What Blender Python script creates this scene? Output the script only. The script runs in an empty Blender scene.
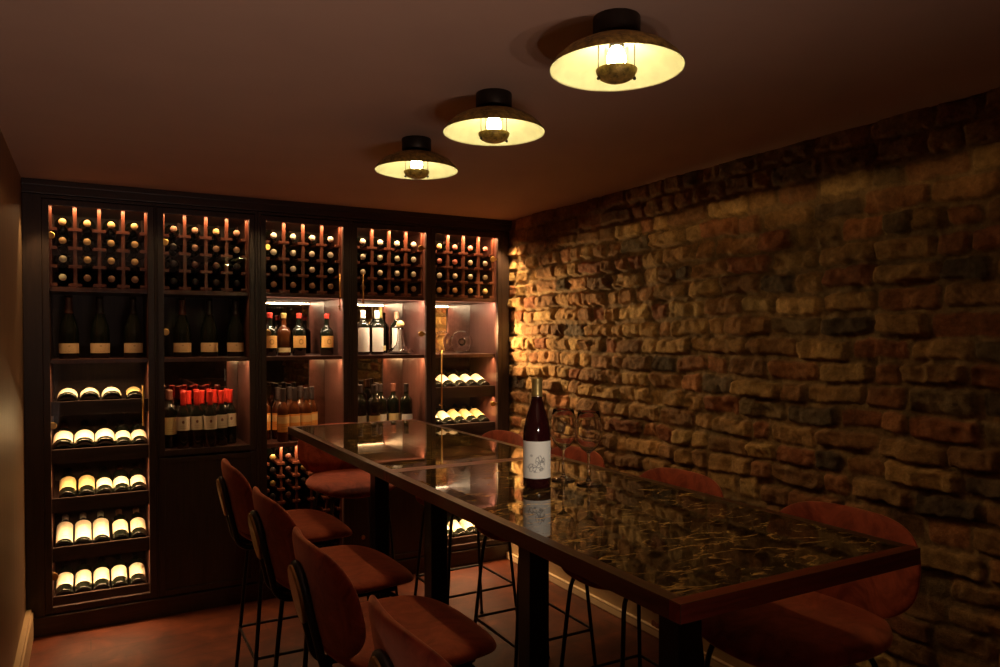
import bpy, bmesh, math, random
import numpy as np
from mathutils import Vector, Matrix

random.seed(11)
rng = np.random.default_rng(5)
sc = bpy.context.scene
col = sc.collection
PI = math.pi

# ------------------------------------------------------------------ key sizes (metres)
CEIL = 2.152
XL, XR = -0.264, 2.368          # left wall, brick wall
YF = 4.10                       # cabinet fronts
YM = 4.47                       # backs of the cabinets
YB = -1.40                      # wall behind the photographer
TABLE_Z = 0.983

# ------------------------------------------------------------------ node helpers
def new_mat(name):
    m = bpy.data.materials.new(name)
    m.use_nodes = True
    nt = m.node_tree
    for n in list(nt.nodes):
        nt.nodes.remove(n)
    out = nt.nodes.new('ShaderNodeOutputMaterial')
    return m, nt, out

def nd(nt, typ, **kw):
    n = nt.nodes.new(typ)
    for k, v in kw.items():
        if k.startswith('i_'):
            key = k[2:]
            n.inputs[int(key) if key.isdigit() else key.replace('_', ' ')].default_value = v
        else:
            setattr(n, k, v)
    return n

def c4(c):
    return (c[0], c[1], c[2], 1.0)

def ramp(nt, src, stops):
    r = nt.nodes.new('ShaderNodeValToRGB')
    els = r.color_ramp.elements
    while len(els) < len(stops):
        els.new(0.5)
    for e, (p, c) in zip(els, stops):
        e.position = p
        e.color = c4(c) if len(c) == 3 else c
    nt.links.new(src, r.inputs['Fac'])
    return r.outputs['Color']

def noise(nt, vec, scale, detail=4, rough=0.55, dist=0.0):
    n = nd(nt, 'ShaderNodeTexNoise')
    n.inputs['Scale'].default_value = scale
    n.inputs['Detail'].default_value = detail
    n.inputs['Roughness'].default_value = rough
    n.inputs['Distortion'].default_value = dist
    if vec is not None:
        nt.links.new(vec, n.inputs['Vector'])
    return n.outputs['Fac']

def mapping(nt, src, scale=(1, 1, 1), loc=(0, 0, 0), rot=(0, 0, 0)):
    m = nd(nt, 'ShaderNodeMapping')
    m.inputs['Scale'].default_value = scale
    m.inputs['Location'].default_value = loc
    m.inputs['Rotation'].default_value = rot
    nt.links.new(src, m.inputs['Vector'])
    return m.outputs['Vector']

def principled(nt, out, base=None, rough=0.5, metal=0.0, spec=0.5, **kw):
    p = nd(nt, 'ShaderNodeBsdfPrincipled')
    if base is not None:
        p.inputs['Base Color'].default_value = c4(base)
    p.inputs['Roughness'].default_value = rough
    p.inputs['Metallic'].default_value = metal
    p.inputs['Specular IOR Level'].default_value = spec
    for k, v in kw.items():
        p.inputs[k.replace('_', ' ')].default_value = v
    nt.links.new(p.outputs['BSDF'], out.inputs['Surface'])
    return p

def bump(nt, p, h, strength=0.3, dist=0.01):
    b = nd(nt, 'ShaderNodeBump')
    b.inputs['Strength'].default_value = strength
    b.inputs['Distance'].default_value = dist
    nt.links.new(h, b.inputs['Height'])
    nt.links.new(b.outputs['Normal'], p.inputs['Normal'])

def simple(name, base, rough=0.5, metal=0.0, spec=0.5, **kw):
    m, nt, out = new_mat(name)
    p = principled(nt, out, base, rough, metal, spec, **kw)
    tc = nd(nt, 'ShaderNodeTexCoord')
    f = noise(nt, tc.outputs['Object'], 40, 3)
    cc = ramp(nt, f, [(0.3, tuple(x * 0.82 for x in base)), (0.7, tuple(min(1, x * 1.12) for x in base))])
    nt.links.new(cc, p.inputs['Base Color'])
    return m

def wood(name, dark, light, rough=0.4, axis='z', scale=1.0, spec=0.5, coat=0.0):
    m, nt, out = new_mat(name)
    p = principled(nt, out, light, rough, 0, spec)
    if coat:
        p.inputs['Coat Weight'].default_value = coat
        p.inputs['Coat Roughness'].default_value = 0.12
    tc = nd(nt, 'ShaderNodeTexCoord')
    s = {'z': (34, 34, 2.2), 'x': (2.2, 34, 34), 'y': (34, 2.2, 34)}[axis]
    v = mapping(nt, tc.outputs['Object'], tuple(q * scale for q in s))
    f = noise(nt, v, 1.6, 6, 0.6, 0.6)
    cc = ramp(nt, f, [(0.3, dark), (0.72, light)])
    nt.links.new(cc, p.inputs['Base Color'])
    bump(nt, p, f, 0.18, 0.004)
    return m

M = {}
M['cabinet'] = wood('dark_stained_oak', (0.022, 0.012, 0.010), (0.052, 0.027, 0.021), 0.42, 'z')
M['cabinet_h'] = wood('dark_stained_oak_rails', (0.022, 0.012, 0.010), (0.050, 0.026, 0.020), 0.42, 'x')
M['inner'] = wood('mahogany_lining', (0.082, 0.032, 0.025), (0.145, 0.058, 0.046), 0.30, 'z', spec=0.6)
M['rack'] = wood('red_mahogany_rack', (0.11, 0.034, 0.019), (0.19, 0.056, 0.030), 0.4, 'z')
M['table_wood'] = wood('table_edge_mahogany_long', (0.050, 0.020, 0.009), (0.105, 0.046, 0.019), 0.32, 'y', spec=0.5)
M['table_wood_x'] = wood('table_edge_mahogany_short_lit', (0.09, 0.014, 0.007), (0.22, 0.034, 0.014), 0.32, 'x', spec=0.5)  # redder, brighter copy: light and red reflection painted into the short edges
M['black_metal'] = simple('black_powder_coated_steel', (0.012, 0.012, 0.013), 0.32, 0.0, 0.6)
M['bronze'] = simple('dark_bronze', (0.035, 0.026, 0.018), 0.45, 0.6, 0.5)
M['brass'] = simple('aged_brass', (0.72, 0.46, 0.16), 0.28, 1.0)
M['dull_brass'] = simple('dull_brass', (0.42, 0.27, 0.11), 0.38, 1.0)
M['cork'] = simple('cork_ball', (0.72, 0.46, 0.2), 0.8)
M['bottle'] = simple('dark_green_bottle_glass', (0.006, 0.008, 0.005), 0.05, 0, 0.6)
M['bottle_red'] = simple('red_wine_in_dark_glass', (0.02, 0.003, 0.003), 0.05, 0, 0.6)
M['bottle_amber'] = simple('amber_bottle_glass', (0.065, 0.018, 0.005), 0.06, 0, 0.6)
M['cap_cream'] = simple('cream_foil', (0.80, 0.74, 0.50), 0.4)
M['cap_gold'] = simple('pale_gold_foil', (0.78, 0.52, 0.22), 0.38)
M['cap_tan'] = simple('tan_foil', (0.42, 0.24, 0.15), 0.45)
M['cap_pink'] = simple('rose_foil', (0.62, 0.22, 0.17), 0.45)
M['cap_dark'] = simple('black_foil', (0.022, 0.016, 0.016), 0.35)
M['cap_red'] = simple('red_foil', (0.48, 0.026, 0.016), 0.35)
M['cap_wax'] = simple('dark_red_wax', (0.38, 0.03, 0.02), 0.35)
M['cap_white'] = simple('white_foil', (0.88, 0.84, 0.72), 0.4)
M['cap_olive'] = simple('olive_gold_foil', (0.42, 0.30, 0.10), 0.32, 0.6)
M['cap_brown'] = simple('brown_foil', (0.12, 0.045, 0.03), 0.4)

def label_mat(name, base, ink=(0.12, 0.07, 0.04), emblem=None, lines=True, band=None):
    """paper label: UV across and up; little rows of print, an optional round mark and colour band"""
    m, nt, out = new_mat(name)
    p = principled(nt, out, base, 0.6, 0, 0.3)
    uv = nd(nt, 'ShaderNodeUVMap')
    sep = nd(nt, 'ShaderNodeSeparateXYZ')
    nt.links.new(uv.outputs['UV'], sep.inputs[0])
    cur = nd(nt, 'ShaderNodeRGB')
    cur.outputs[0].default_value = c4(base)
    cur = cur.outputs[0]
    def math_(op, a, b=None):
        n = nd(nt, 'ShaderNodeMath', operation=op)
        for i, q in enumerate((a, b)):
            if q is None:
                continue
            if isinstance(q, (int, float)):
                n.inputs[i].default_value = q
            else:
                nt.links.new(q, n.inputs[i])
        return n.outputs[0]
    def over(mask, colr):
        nonlocal cur
        mx = nd(nt, 'ShaderNodeMix', data_type='RGBA')
        nt.links.new(mask, mx.inputs['Factor'])
        nt.links.new(cur, mx.inputs[6])
        mx.inputs[7].default_value = c4(colr)
        cur = mx.outputs[2]
    U, V = sep.outputs[0], sep.outputs[1]
    if band:
        lo, hi, bc = band
        over(math_('MULTIPLY', math_('GREATER_THAN', V, lo), math_('LESS_THAN', V, hi)), bc)
    if lines:
        row = math_('GREATER_THAN', math_('SINE', math_('MULTIPLY', V, 44.0)), 0.55)
        v2 = mapping(nt, uv.outputs['UV'], (46, 9, 1))
        brk = math_('GREATER_THAN', noise(nt, v2, 1.0, 1), 0.5)
        inside = math_('LESS_THAN', math_('ABSOLUTE', math_('SUBTRACT', U, 0.5)), 0.2)
        low = math_('MULTIPLY', math_('LESS_THAN', V, 0.45), math_('GREATER_THAN', V, 0.12))
        mk = math_('MULTIPLY', math_('MULTIPLY', row, brk), math_('MULTIPLY', inside, low))
        over(math_('MULTIPLY', mk, 0.75), ink)
    if emblem:
        ex, ey, r, ec, ring = emblem
        dx = math_('MULTIPLY', math_('SUBTRACT', U, ex), 1.7)
        dy = math_('SUBTRACT', V, ey)
        d = math_('SQRT', math_('ADD', math_('MULTIPLY', dx, dx), math_('MULTIPLY', dy, dy)))
        mk = math_('LESS_THAN', d, r)
        if ring:
            mk = math_('MULTIPLY', mk, math_('GREATER_THAN', d, r * 0.6))
        over(math_('MULTIPLY', mk, 0.85), ec)
    nt.links.new(cur, p.inputs['Base Color'])
    return m

M['label_cream'] = label_mat('cream_paper_label', (0.82, 0.76, 0.58), ink=(0.4, 0.3, 0.18))
M['label_long'] = label_mat('tall_cream_label', (0.86, 0.80, 0.64), ink=(0.5, 0.4, 0.28))
M['label_gold'] = label_mat('ochre_paper_label', (0.72, 0.56, 0.26), ink=(0.3, 0.18, 0.06))
M['label_buff'] = label_mat('buff_magnum_label', (0.78, 0.55, 0.30), ink=(0.35, 0.2, 0.09), emblem=(0.52, 0.72, 0.07, (0.4, 0.27, 0.12), False))
M['label_crest'] = label_mat('cream_label_with_dark_red_crest', (0.78, 0.66, 0.50), ink=(0.4, 0.28, 0.18), emblem=(0.5, 0.62, 0.12, (0.16, 0.02, 0.02), False))
M['label_orange'] = label_mat('orange_label_with_round_mark', (0.86, 0.46, 0.13), lines=False, emblem=(0.5, 0.5, 0.24, (0.45, 0.18, 0.04), True))
M['label_orange_band'] = label_mat('orange_label_with_cream_band', (0.80, 0.36, 0.09), ink=(0.3, 0.12, 0.04), band=(0.5, 0.9, (0.85, 0.58, 0.26)))
M['label_white'] = label_mat('white_paper_label', (0.88, 0.82, 0.72), ink=(0.6, 0.5, 0.4), lines=False)

# drawing on the table bottle's label: scribbled grey sprig on off-white
def sprig_label():
    m, nt, out = new_mat('offwhite_label_with_grey_sprig_drawing')
    p = principled(nt, out, (0.72, 0.70, 0.62), 0.6, 0, 0.3)
    uv = nd(nt, 'ShaderNodeUVMap')
    v = mapping(nt, uv.outputs['UV'], (7.5, 7, 1))
    vo = nd(nt, 'ShaderNodeTexVoronoi', feature='DISTANCE_TO_EDGE')
    vo.inputs['Scale'].default_value = 1.9
    nv = nd(nt, 'ShaderNodeTexNoise')
    nv.inputs['Scale'].default_value = 3.0
    nt.links.new(v, nv.inputs['Vector'])
    add = nd(nt, 'ShaderNodeMix', data_type='VECTOR')
    add.inputs['Factor'].default_value = 0.35
    nt.links.new(v, add.inputs[4]); nt.links.new(nv.outputs['Color'], add.inputs[5])
    nt.links.new(add.outputs[1], vo.inputs['Vector'])
    ln = ramp(nt, vo.outputs['Distance'], [(0.0, (1, 1, 1)), (0.16, (0, 0, 0))])
    # leaning blob: two ellipses around (.5,.33) and (.62,.46)
    def blob(cx, cy, sx, sy, rot):
        mp = mapping(nt, uv.outputs['UV'], (sx, sy, 1), (-cx * sx, -cy * sy, 0), (0, 0, 0))
        rt = mapping(nt, mp, (1, 1, 1), (0, 0, 0), (0, 0, rot))
        ln_ = nd(nt, 'ShaderNodeVectorMath', operation='LENGTH')
        nt.links.new(rt, ln_.inputs[0])
        return ramp(nt, ln_.outputs['Value'], [(0.75, (1, 1, 1)), (1.0, (0, 0, 0))])
    b1 = blob(0.46, 0.29, 3.6, 7.0, 0.2)
    b2 = blob(0.60, 0.45, 6.5, 5.0, -0.5)
    mx = nd(nt, 'ShaderNodeMix', data_type='RGBA', blend_type='LIGHTEN'); mx.inputs['Factor'].default_value = 1
    nt.links.new(b1, mx.inputs[6]); nt.links.new(b2, mx.inputs[7])
    mu = nd(nt, 'ShaderNodeMix', data_type='RGBA', blend_type='MULTIPLY'); mu.inputs['Factor'].default_value = 1
    nt.links.new(ln, mu.inputs[6]); nt.links.new(mx.outputs[2], mu.inputs[7])
    # a faint smudge of print higher up on the left
    b3 = blob(0.36, 0.62, 22, 26, 0.6)
    sm = nd(nt, 'ShaderNodeMix', data_type='RGBA', blend_type='ADD'); sm.inputs['Factor'].default_value = 0.5
    nt.links.new(mu.outputs[2], sm.inputs[6]); nt.links.new(b3, sm.inputs[7])
    fin = nd(nt, 'ShaderNodeMix', data_type='RGBA')
    nt.links.new(sm.outputs[2], fin.inputs['Factor'])
    fin.inputs[6].default_value = (0.72, 0.70, 0.62, 1); fin.inputs[7].default_value = (0.17, 0.17, 0.17, 1)
    nt.links.new(fin.outputs[2], p.inputs['Base Color'])
    return m
M['label_sprig'] = sprig_label()

def velvet():
    m, nt, out = new_mat('rust_velvet')
    p = principled(nt, out, (0.25, 0.05, 0.02), 0.75, 0, 0.25)
    p.inputs['Sheen Weight'].default_value = 1.0
    p.inputs['Sheen Roughness'].default_value = 0.4
    p.inputs['Sheen Tint'].default_value = (1.0, 0.45, 0.3, 1)
    tc = nd(nt, 'ShaderNodeTexCoord')
    f = noise(nt, tc.outputs['Object'], 11, 6, 0.65, 1.2)
    cc = ramp(nt, f, [(0.36, (0.16, 0.020, 0.010)), (0.66, (0.40, 0.075, 0.034))])
    nt.links.new(cc, p.inputs['Base Color'])
    bump(nt, p, noise(nt, tc.outputs['Object'], 350, 2), 0.15, 0.001)
    return m
M['velvet'] = velvet()

def marble():
    m, nt, out = new_mat('dark_gold_veined_marble')
    p = principled(nt, out, (0.02, 0.014, 0.009), 0.025, 0, 0.8)
    tc = nd(nt, 'ShaderNodeTexCoord')
    v = mapping(nt, tc.outputs['Object'], (1.0, 2.1, 1.0), rot=(0, 0, 0.25))
    n1 = nd(nt, 'ShaderNodeTexNoise'); n1.inputs['Scale'].default_value = 5.0; n1.inputs['Detail'].default_value = 5
    nt.links.new(v, n1.inputs['Vector'])
    mixv = nd(nt, 'ShaderNodeMix', data_type='VECTOR'); mixv.inputs['Factor'].default_value = 0.22
    nt.links.new(v, mixv.inputs[4]); nt.links.new(n1.outputs['Color'], mixv.inputs[5])
    vo = nd(nt, 'ShaderNodeTexVoronoi', feature='DISTANCE_TO_EDGE'); vo.inputs['Scale'].default_value = 13
    nt.links.new(mixv.outputs[1], vo.inputs['Vector'])
    vo2 = nd(nt, 'ShaderNodeTexVoronoi', feature='DISTANCE_TO_EDGE'); vo2.inputs['Scale'].default_value = 34
    nt.links.new(mixv.outputs[1], vo2.inputs['Vector'])
    a = ramp(nt, vo.outputs['Distance'], [(0.0, (1, 1, 1)), (0.022, (0.7, 0.7, 0.7)), (0.09, (0, 0, 0))])
    b = ramp(nt, vo2.outputs['Distance'], [(0.0, (0.6, 0.6, 0.6)), (0.07, (0, 0, 0))])
    patch = ramp(nt, noise(nt, v, 7.0, 4, 0.6, 1.0), [(0.43, (0, 0, 0)), (0.57, (1, 1, 1))])
    patch2 = ramp(nt, noise(nt, v, 10.0, 3, 0.6, 1.5), [(0.43, (0.0, 0.0, 0.0)), (0.57, (0.85, 0.85, 0.85))])
    def mul(x, y):
        q = nd(nt, 'ShaderNodeMix', data_type='RGBA', blend_type='MULTIPLY'); q.inputs['Factor'].default_value = 1
        nt.links.new(x, q.inputs[6]); nt.links.new(y, q.inputs[7]); return q.outputs[2]
    s = nd(nt, 'ShaderNodeMix', data_type='RGBA', blend_type='ADD'); s.inputs['Factor'].default_value = 1
    nt.links.new(mul(a, patch), s.inputs[6]); nt.links.new(mul(b, patch2), s.inputs[7])
    base = ramp(nt, noise(nt, v, 14, 6, 0.65, 0.5), [(0.35, (0.006, 0.0045, 0.003)), (0.7, (0.035, 0.023, 0.010))])
    veinc = ramp(nt, noise(nt, v, 20, 2), [(0.35, (0.20, 0.105, 0.03)), (0.68, (0.62, 0.40, 0.13))])
    fin = nd(nt, 'ShaderNodeMix', data_type='RGBA')
    nt.links.new(s.outputs[2], fin.inputs['Factor'])
    nt.links.new(base, fin.inputs[6]); nt.links.new(veinc, fin.inputs[7])
    nt.links.new(fin.outputs[2], p.inputs['Base Color'])
    return m
M['marble'] = marble()

def brick_mat():
    m, nt, out = new_mat('old_london_brick')
    p = principled(nt, out, (0.3, 0.2, 0.1), 0.85, 0, 0.25)
    at = nd(nt, 'ShaderNodeAttribute', attribute_name='brick_tone')
    tc = nd(nt, 'ShaderNodeTexCoord')
    f = noise(nt, tc.outputs['Object'], 60, 6, 0.7)
    g = ramp(nt, f, [(0.3, (0.6, 0.6, 0.6)), (0.7, (1.3, 1.3, 1.3))])
    mu = nd(nt, 'ShaderNodeMix', data_type='RGBA', blend_type='MULTIPLY'); mu.inputs['Factor'].default_value = 0.9
    nt.links.new(at.outputs['Color'], mu.inputs[6]); nt.links.new(g, mu.inputs[7])
    nt.links.new(mu.outputs[2], p.inputs['Base Color'])
    bump(nt, p, noise(nt, tc.outputs['Object'], 90, 6, 0.72), 0.9, 0.008)
    return m
M['brick'] = brick_mat()

def paint(name, a, b, rough, sc_=3.0, spec=0.3, stretch=(1, 1, 1)):
    m, nt, out = new_mat(name)
    p = principled(nt, out, a, rough, 0, spec)
    tc = nd(nt, 'ShaderNodeTexCoord')
    v = mapping(nt, tc.outputs['Object'], stretch)
    f = noise(nt, v, sc_, 4)
    nt.links.new(ramp(nt, f, [(0.3, a), (0.7, b)]), p.inputs['Base Color'])
    bump(nt, p, noise(nt, tc.outputs['Object'], 45, 3), 0.06, 0.003)
    return m
M['ceiling'] = paint('dusky_ceiling_paint', (0.50, 0.35, 0.27), (0.54, 0.38, 0.29), 0.75)
M['left_wall'] = paint('brown_wall_paint', (0.15, 0.085, 0.045), (0.22, 0.125, 0.062), 0.5, 5.0, 0.5, (1, 9, 0.4))
M['dark_wall'] = paint('dark_wall_paint', (0.07, 0.05, 0.035), (0.09, 0.06, 0.045), 0.7)
M['base_tan'] = paint('tan_skirting_paint', (0.40, 0.28, 0.15), (0.44, 0.31, 0.17), 0.5)
M['base_cream'] = paint('cream_skirting_paint', (0.82, 0.66, 0.40), (0.85, 0.7, 0.43), 0.5)

def floor_mat():
    m, nt, out = new_mat('worn_red_brown_boards')
    p = principled(nt, out, (0.1, 0.04, 0.02), 0.42, 0, 0.5)
    tc = nd(nt, 'ShaderNodeTexCoord')
    br = nd(nt, 'ShaderNodeTexBrick')
    br.inputs['Color1'].default_value = (0.85, 0.85, 0.85, 1)
    br.inputs['Color2'].default_value = (1.1, 1.1, 1.1, 1)
    br.inputs['Mortar'].default_value = (0.25, 0.25, 0.25, 1)
    br.inputs['Scale'].default_value = 1.0
    br.inputs['Mortar Size'].default_value = 0.0016
    br.inputs['Brick Width'].default_value = 1.5
    br.inputs['Row Height'].default_value = 0.14
    nt.links.new(tc.outputs['Object'], br.inputs['Vector'])
    f = noise(nt, tc.outputs['Object'], 6, 6, 0.65, 0.6)
    cc = ramp(nt, f, [(0.3, (0.040, 0.008, 0.003)), (0.55, (0.105, 0.023, 0.007)), (0.75, (0.20, 0.050, 0.014))])
    mu = nd(nt, 'ShaderNodeMix', data_type='RGBA', blend_type='MULTIPLY'); mu.inputs['Factor'].default_value = 1
    nt.links.new(cc, mu.inputs[6]); nt.links.new(br.outputs['Color'], mu.inputs[7])
    nt.links.new(mu.outputs[2], p.inputs['Base Color'])
    bump(nt, p, f, 0.1, 0.003)
    return m
M['floor'] = floor_mat()

def emis(name, c, s):
    m, nt, out = new_mat(name)
    e = nd(nt, 'ShaderNodeEmission')
    e.inputs['Color'].default_value = c4(c); e.inputs['Strength'].default_value = s
    nt.links.new(e.outputs[0], out.inputs['Surface'])
    return m
M['bulb'] = emis('glowing_bulb', (1.0, 0.84, 0.42), 75.0)

def pane_mat():
    m, nt, out = new_mat('thin_clear_pane')
    t = nd(nt, 'ShaderNodeBsdfTransparent'); t.inputs['Color'].default_value = (0.97, 0.97, 0.96, 1)
    g = nd(nt, 'ShaderNodeBsdfGlossy'); g.inputs['Roughness'].default_value = 0.0
    fr = nd(nt, 'ShaderNodeFresnel'); fr.inputs['IOR'].default_value = 1.45
    geo = nd(nt, 'ShaderNodeNewGeometry')
    fm = nd(nt, 'ShaderNodeMath', operation='MULTIPLY_ADD'); fm.inputs[1].default_value = -1.0; fm.inputs[2].default_value = 1.0
    nt.links.new(geo.outputs['Backfacing'], fm.inputs[0])
    fk = nd(nt, 'ShaderNodeMath', operation='MULTIPLY'); nt.links.new(fr.outputs[0], fk.inputs[0]); nt.links.new(fm.outputs[0], fk.inputs[1])
    mx = nd(nt, 'ShaderNodeMixShader')
    nt.links.new(fk.outputs[0], mx.inputs[0]); nt.links.new(t.outputs[0], mx.inputs[1]); nt.links.new(g.outputs[0], mx.inputs[2])
    nt.links.new(mx.outputs[0], out.inputs['Surface'])
    return m
M['pane'] = pane_mat()

def glass_mat(name, ior=1.5):
    m, nt, out = new_mat(name)
    g = nd(nt, 'ShaderNodeBsdfGlass'); g.inputs['Roughness'].default_value = 0.0; g.inputs['IOR'].default_value = ior
    nt.links.new(g.outputs[0], out.inputs['Surface'])
    return m
M['crystal'] = glass_mat('clear_crystal')
M['mirror'] = simple('smoked_mirror', (0.62, 0.58, 0.52), 0.01, 1.0)

def shade_out():
    m, nt, out = new_mat('patinated_brass_shade')
    p = principled(nt, out, (0.3, 0.2, 0.05), 0.45, 0.35)
    tc = nd(nt, 'ShaderNodeTexCoord')
    f = noise(nt, tc.outputs['Object'], 45, 5, 0.7)
    nt.links.new(ramp(nt, f, [(0.35, (0.16, 0.11, 0.03)), (0.68, (0.80, 0.56, 0.14))]), p.inputs['Base Color'])
    return m
M['shade_out'] = shade_out()
M['bowl_in'] = simple('dark_bowl_lining', (0.05, 0.04, 0.025), 0.5)
M['shade_in'] = paint('cream_yellow_enamel', (0.58, 0.56, 0.40), (0.68, 0.65, 0.47), 0.6, 30)

# ------------------------------------------------------------------ mesh helpers
def link(name, me, parent=None, loc=None):
    o = bpy.data.objects.new(name, me)
    col.objects.link(o)
    if parent is not None:
        o.parent = parent
    if loc is not None:
        o.location = loc
    return o

def mesh_from(name, verts, faces, mats, smooth=True, uvs=None, fmat=None):
    me = bpy.data.meshes.new(name)
    me.from_pydata([tuple(v) for v in verts], [], faces)
    for m in (mats if isinstance(mats, (list, tuple)) else [mats]):
        me.materials.append(m)
    if smooth:
        me.polygons.foreach_set('use_smooth', [True] * len(me.polygons))
    if uvs is not None:
        l = me.uv_layers.new(name='UVMap')
        for lp in me.loops:
            l.data[lp.index].uv = uvs[lp.vertex_index]
    if fmat is not None:
        me.polygons.foreach_set('material_index', fmat)
    me.update()
    return me

class MB:
    """collects shapes into one bmesh"""
    def __init__(s):
        s.bm = bmesh.new()
    def box(s, x0, x1, y0, y1, z0, z1, bev=0.0, rot=None, mi=0):
        bm = s.bm
        vs = [bm.verts.new((x, y, z)) for x in (x0, x1) for y in (y0, y1) for z in (z0, z1)]
        f = [(0, 1, 3, 2), (4, 6, 7, 5), (0, 4, 5, 1), (2, 3, 7, 6), (0, 2, 6, 4), (1, 5, 7, 3)]
        fs = [bm.faces.new([vs[i] for i in q]) for q in f]
        for q in fs:
            q.material_index = mi
        if rot is not None:
            ang, axis, piv = rot
            bmesh.ops.rotate(bm, verts=vs, cent=piv, matrix=Matrix.Rotation(ang, 3, axis))
        if bev > 0:
            es = list({e for q in fs for e in q.edges})
            bmesh.ops.bevel(bm, geom=es, offset=bev, segments=2, profile=0.7, affect='EDGES')
        return s
    def tube(s, pts, r, n=10, closed=False, cap=True, mi=0):
        bm = s.bm
        pts = [Vector(p) for p in pts]
        rings = []
        N = len(pts)
        up = None
        for i, p in enumerate(pts):
            if closed:
                t = (pts[(i + 1) % N] - pts[i - 1]).normalized()
            else:
                t = (pts[min(i + 1, N - 1)] - pts[max(i - 1, 0)]).normalized()
            if up is None:
                a = Vector((0, 0, 1)) if abs(t.z) < 0.9 else Vector((1, 0, 0))
                up = (a - t * a.dot(t)).normalized()
            else:
                up = (up - t * up.dot(t)).normalized()
            b = t.cross(up)
            rr = r(i / (N - 1)) if callable(r) else r
            rings.append([bm.verts.new(p + (up * math.cos(2 * PI * k / n) + b * math.sin(2 * PI * k / n)) * rr) for k in range(n)])
        m = N if closed else N - 1
        for i in range(m):
            a, b = rings[i], rings[(i + 1) % N]
            off = 0
            if closed and i == N - 1:
                off = min(range(n), key=lambda q: (a[0].co - b[q].co).length)
            for k in range(n):
                f = bm.faces.new((a[k], a[(k + 1) % n], b[(k + 1 + off) % n], b[(k + off) % n]))
                f.material_index = mi
                f.smooth = True
        if cap and not closed:
            bm.faces.new(list(reversed(rings[0]))).material_index = mi
            bm.faces.new(rings[-1]).material_index = mi
        return s
    def lathe(s, prof, n=24, cx=0, cy=0, cz=0, mi=0, sx=1.0, sy=1.0):
        bm = s.bm
        rings = []
        for r, z in prof:
            if r < 1e-6:
                rings.append([bm.verts.new((cx, cy, cz + z))])
            else:
                rings.append([bm.verts.new((cx + sx * r * math.cos(2 * PI * k / n), cy + sy * r * math.sin(2 * PI * k / n), cz + z)) for k in range(n)])
        for a, b in zip(rings, rings[1:]):
            for k in range(n):
                k2 = (k + 1) % n
                if len(a) == 1 and len(b) == 1:
                    continue
                if len(a) == 1:
                    f = bm.faces.new((a[0], b[k2], b[k]))
                elif len(b) == 1:
                    f = bm.faces.new((a[k], a[k2], b[0]))
                else:
                    f = bm.faces.new((a[k], a[k2], b[k2], b[k]))
                f.smooth = True
                f.material_index = mi
        return s
    def mesh(s, name, mats):
        me = bpy.data.meshes.new(name)
        bmesh.ops.recalc_face_normals(s.bm, faces=s.bm.faces)
        s.bm.to_mesh(me)
        s.bm.free()
        for m in (mats if isinstance(mats, (list, tuple)) else [mats]):
            me.materials.append(m)
        return me
    def build(s, name, mats, parent=None, loc=None):
        return link(name, s.mesh(name, mats), parent, loc)

def tag(o, label=None, cat=None, group=None, kind=None):
    if label: o['label'] = label
    if cat: o['category'] = cat
    if group: o['group'] = group
    if kind: o['kind'] = kind
    return o

def empty(name, loc, rz=0.0):
    o = bpy.data.objects.new(name, None)
    o.empty_display_size = 0.1
    col.objects.link(o)
    o.location = loc
    o.rotation_euler = (0, 0, rz)
    return o

def copy_tree(o, parent=None):
    c = o.copy()
    col.objects.link(c)
    c.parent = parent
    for ch in [q for q in list(o.children)]:
        copy_tree(ch, c)
    return c

def arc(c, a, b, r, t0, t1, n=8):
    """points on an arc round c in the plane of unit vectors a, b"""
    a, b, c = Vector(a), Vector(b), Vector(c)
    return [c + a * r * math.cos(t0 + (t1 - t0) * i / n) + b * r * math.sin(t0 + (t1 - t0) * i / n) for i in range(n + 1)]

def smooth_path(pts, n=6):
    """Catmull-Rom through points"""
    P = [Vector(p) for p in pts]
    P = [2 * P[0] - P[1]] + P + [2 * P[-1] - P[-2]]
    out = []
    for i in range(1, len(P) - 2):
        for k in range(n):
            t = k / n
            p0, p1, p2, p3 = P[i - 1], P[i], P[i + 1], P[i + 2]
            out.append(0.5 * ((2 * p1) + (-p0 + p2) * t + (2 * p0 - 5 * p1 + 4 * p2 - p3) * t * t + (-p0 + 3 * p1 - 3 * p2 + p3) * t ** 3))
    out.append(P[-2])
    return out

# ------------------------------------------------------------------ room shell
def slab(name, x0, x1, y0, y1, z0, z1, mat):
    return tag(MB().box(x0, x1, y0, y1, z0, z1).build(name, mat), kind='structure')
slab('floor', XL - 0.1, XR + 0.15, YB - 0.1, 4.75, -0.08, 0.0, M['floor'])
slab('ceiling', XL - 0.1, XR + 0.15, YB - 0.1, 4.75, CEIL, CEIL + 0.08, M['ceiling'])
slab('wall_left', XL - 0.1, XL, YB - 0.1, 4.75, 0.0, CEIL, M['left_wall'])
slab('wall_back', XL, XR + 0.1, 4.62, 4.75, 0.0, CEIL, M['dark_wall'])
slab('wall_front', XL, XR + 0.1, YB - 0.1, YB, 0.0, CEIL, M['dark_wall'])

# ---- brick wall: one continuous relief
def vnoise(y, z, s, seed):
    r = np.random.default_rng(seed)
    tab = r.random((256, 256))
    u, v = y * s + 40.0, z * s + 40.0
    iu, iv = np.floor(u).astype(int), np.floor(v).astype(int)
    fu, fv = u - iu, v - iv
    fu = fu * fu * (3 - 2 * fu); fv = fv * fv * (3 - 2 * fv)
    g = lambda a, b: tab[a % 256, b % 256]
    return (g(iu, iv) * (1 - fu) * (1 - fv) + g(iu + 1, iv) * fu * (1 - fv) + g(iu, iv + 1) * (1 - fu) * fv + g(iu + 1, iv + 1) * fu * fv) * 2 - 1

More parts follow.
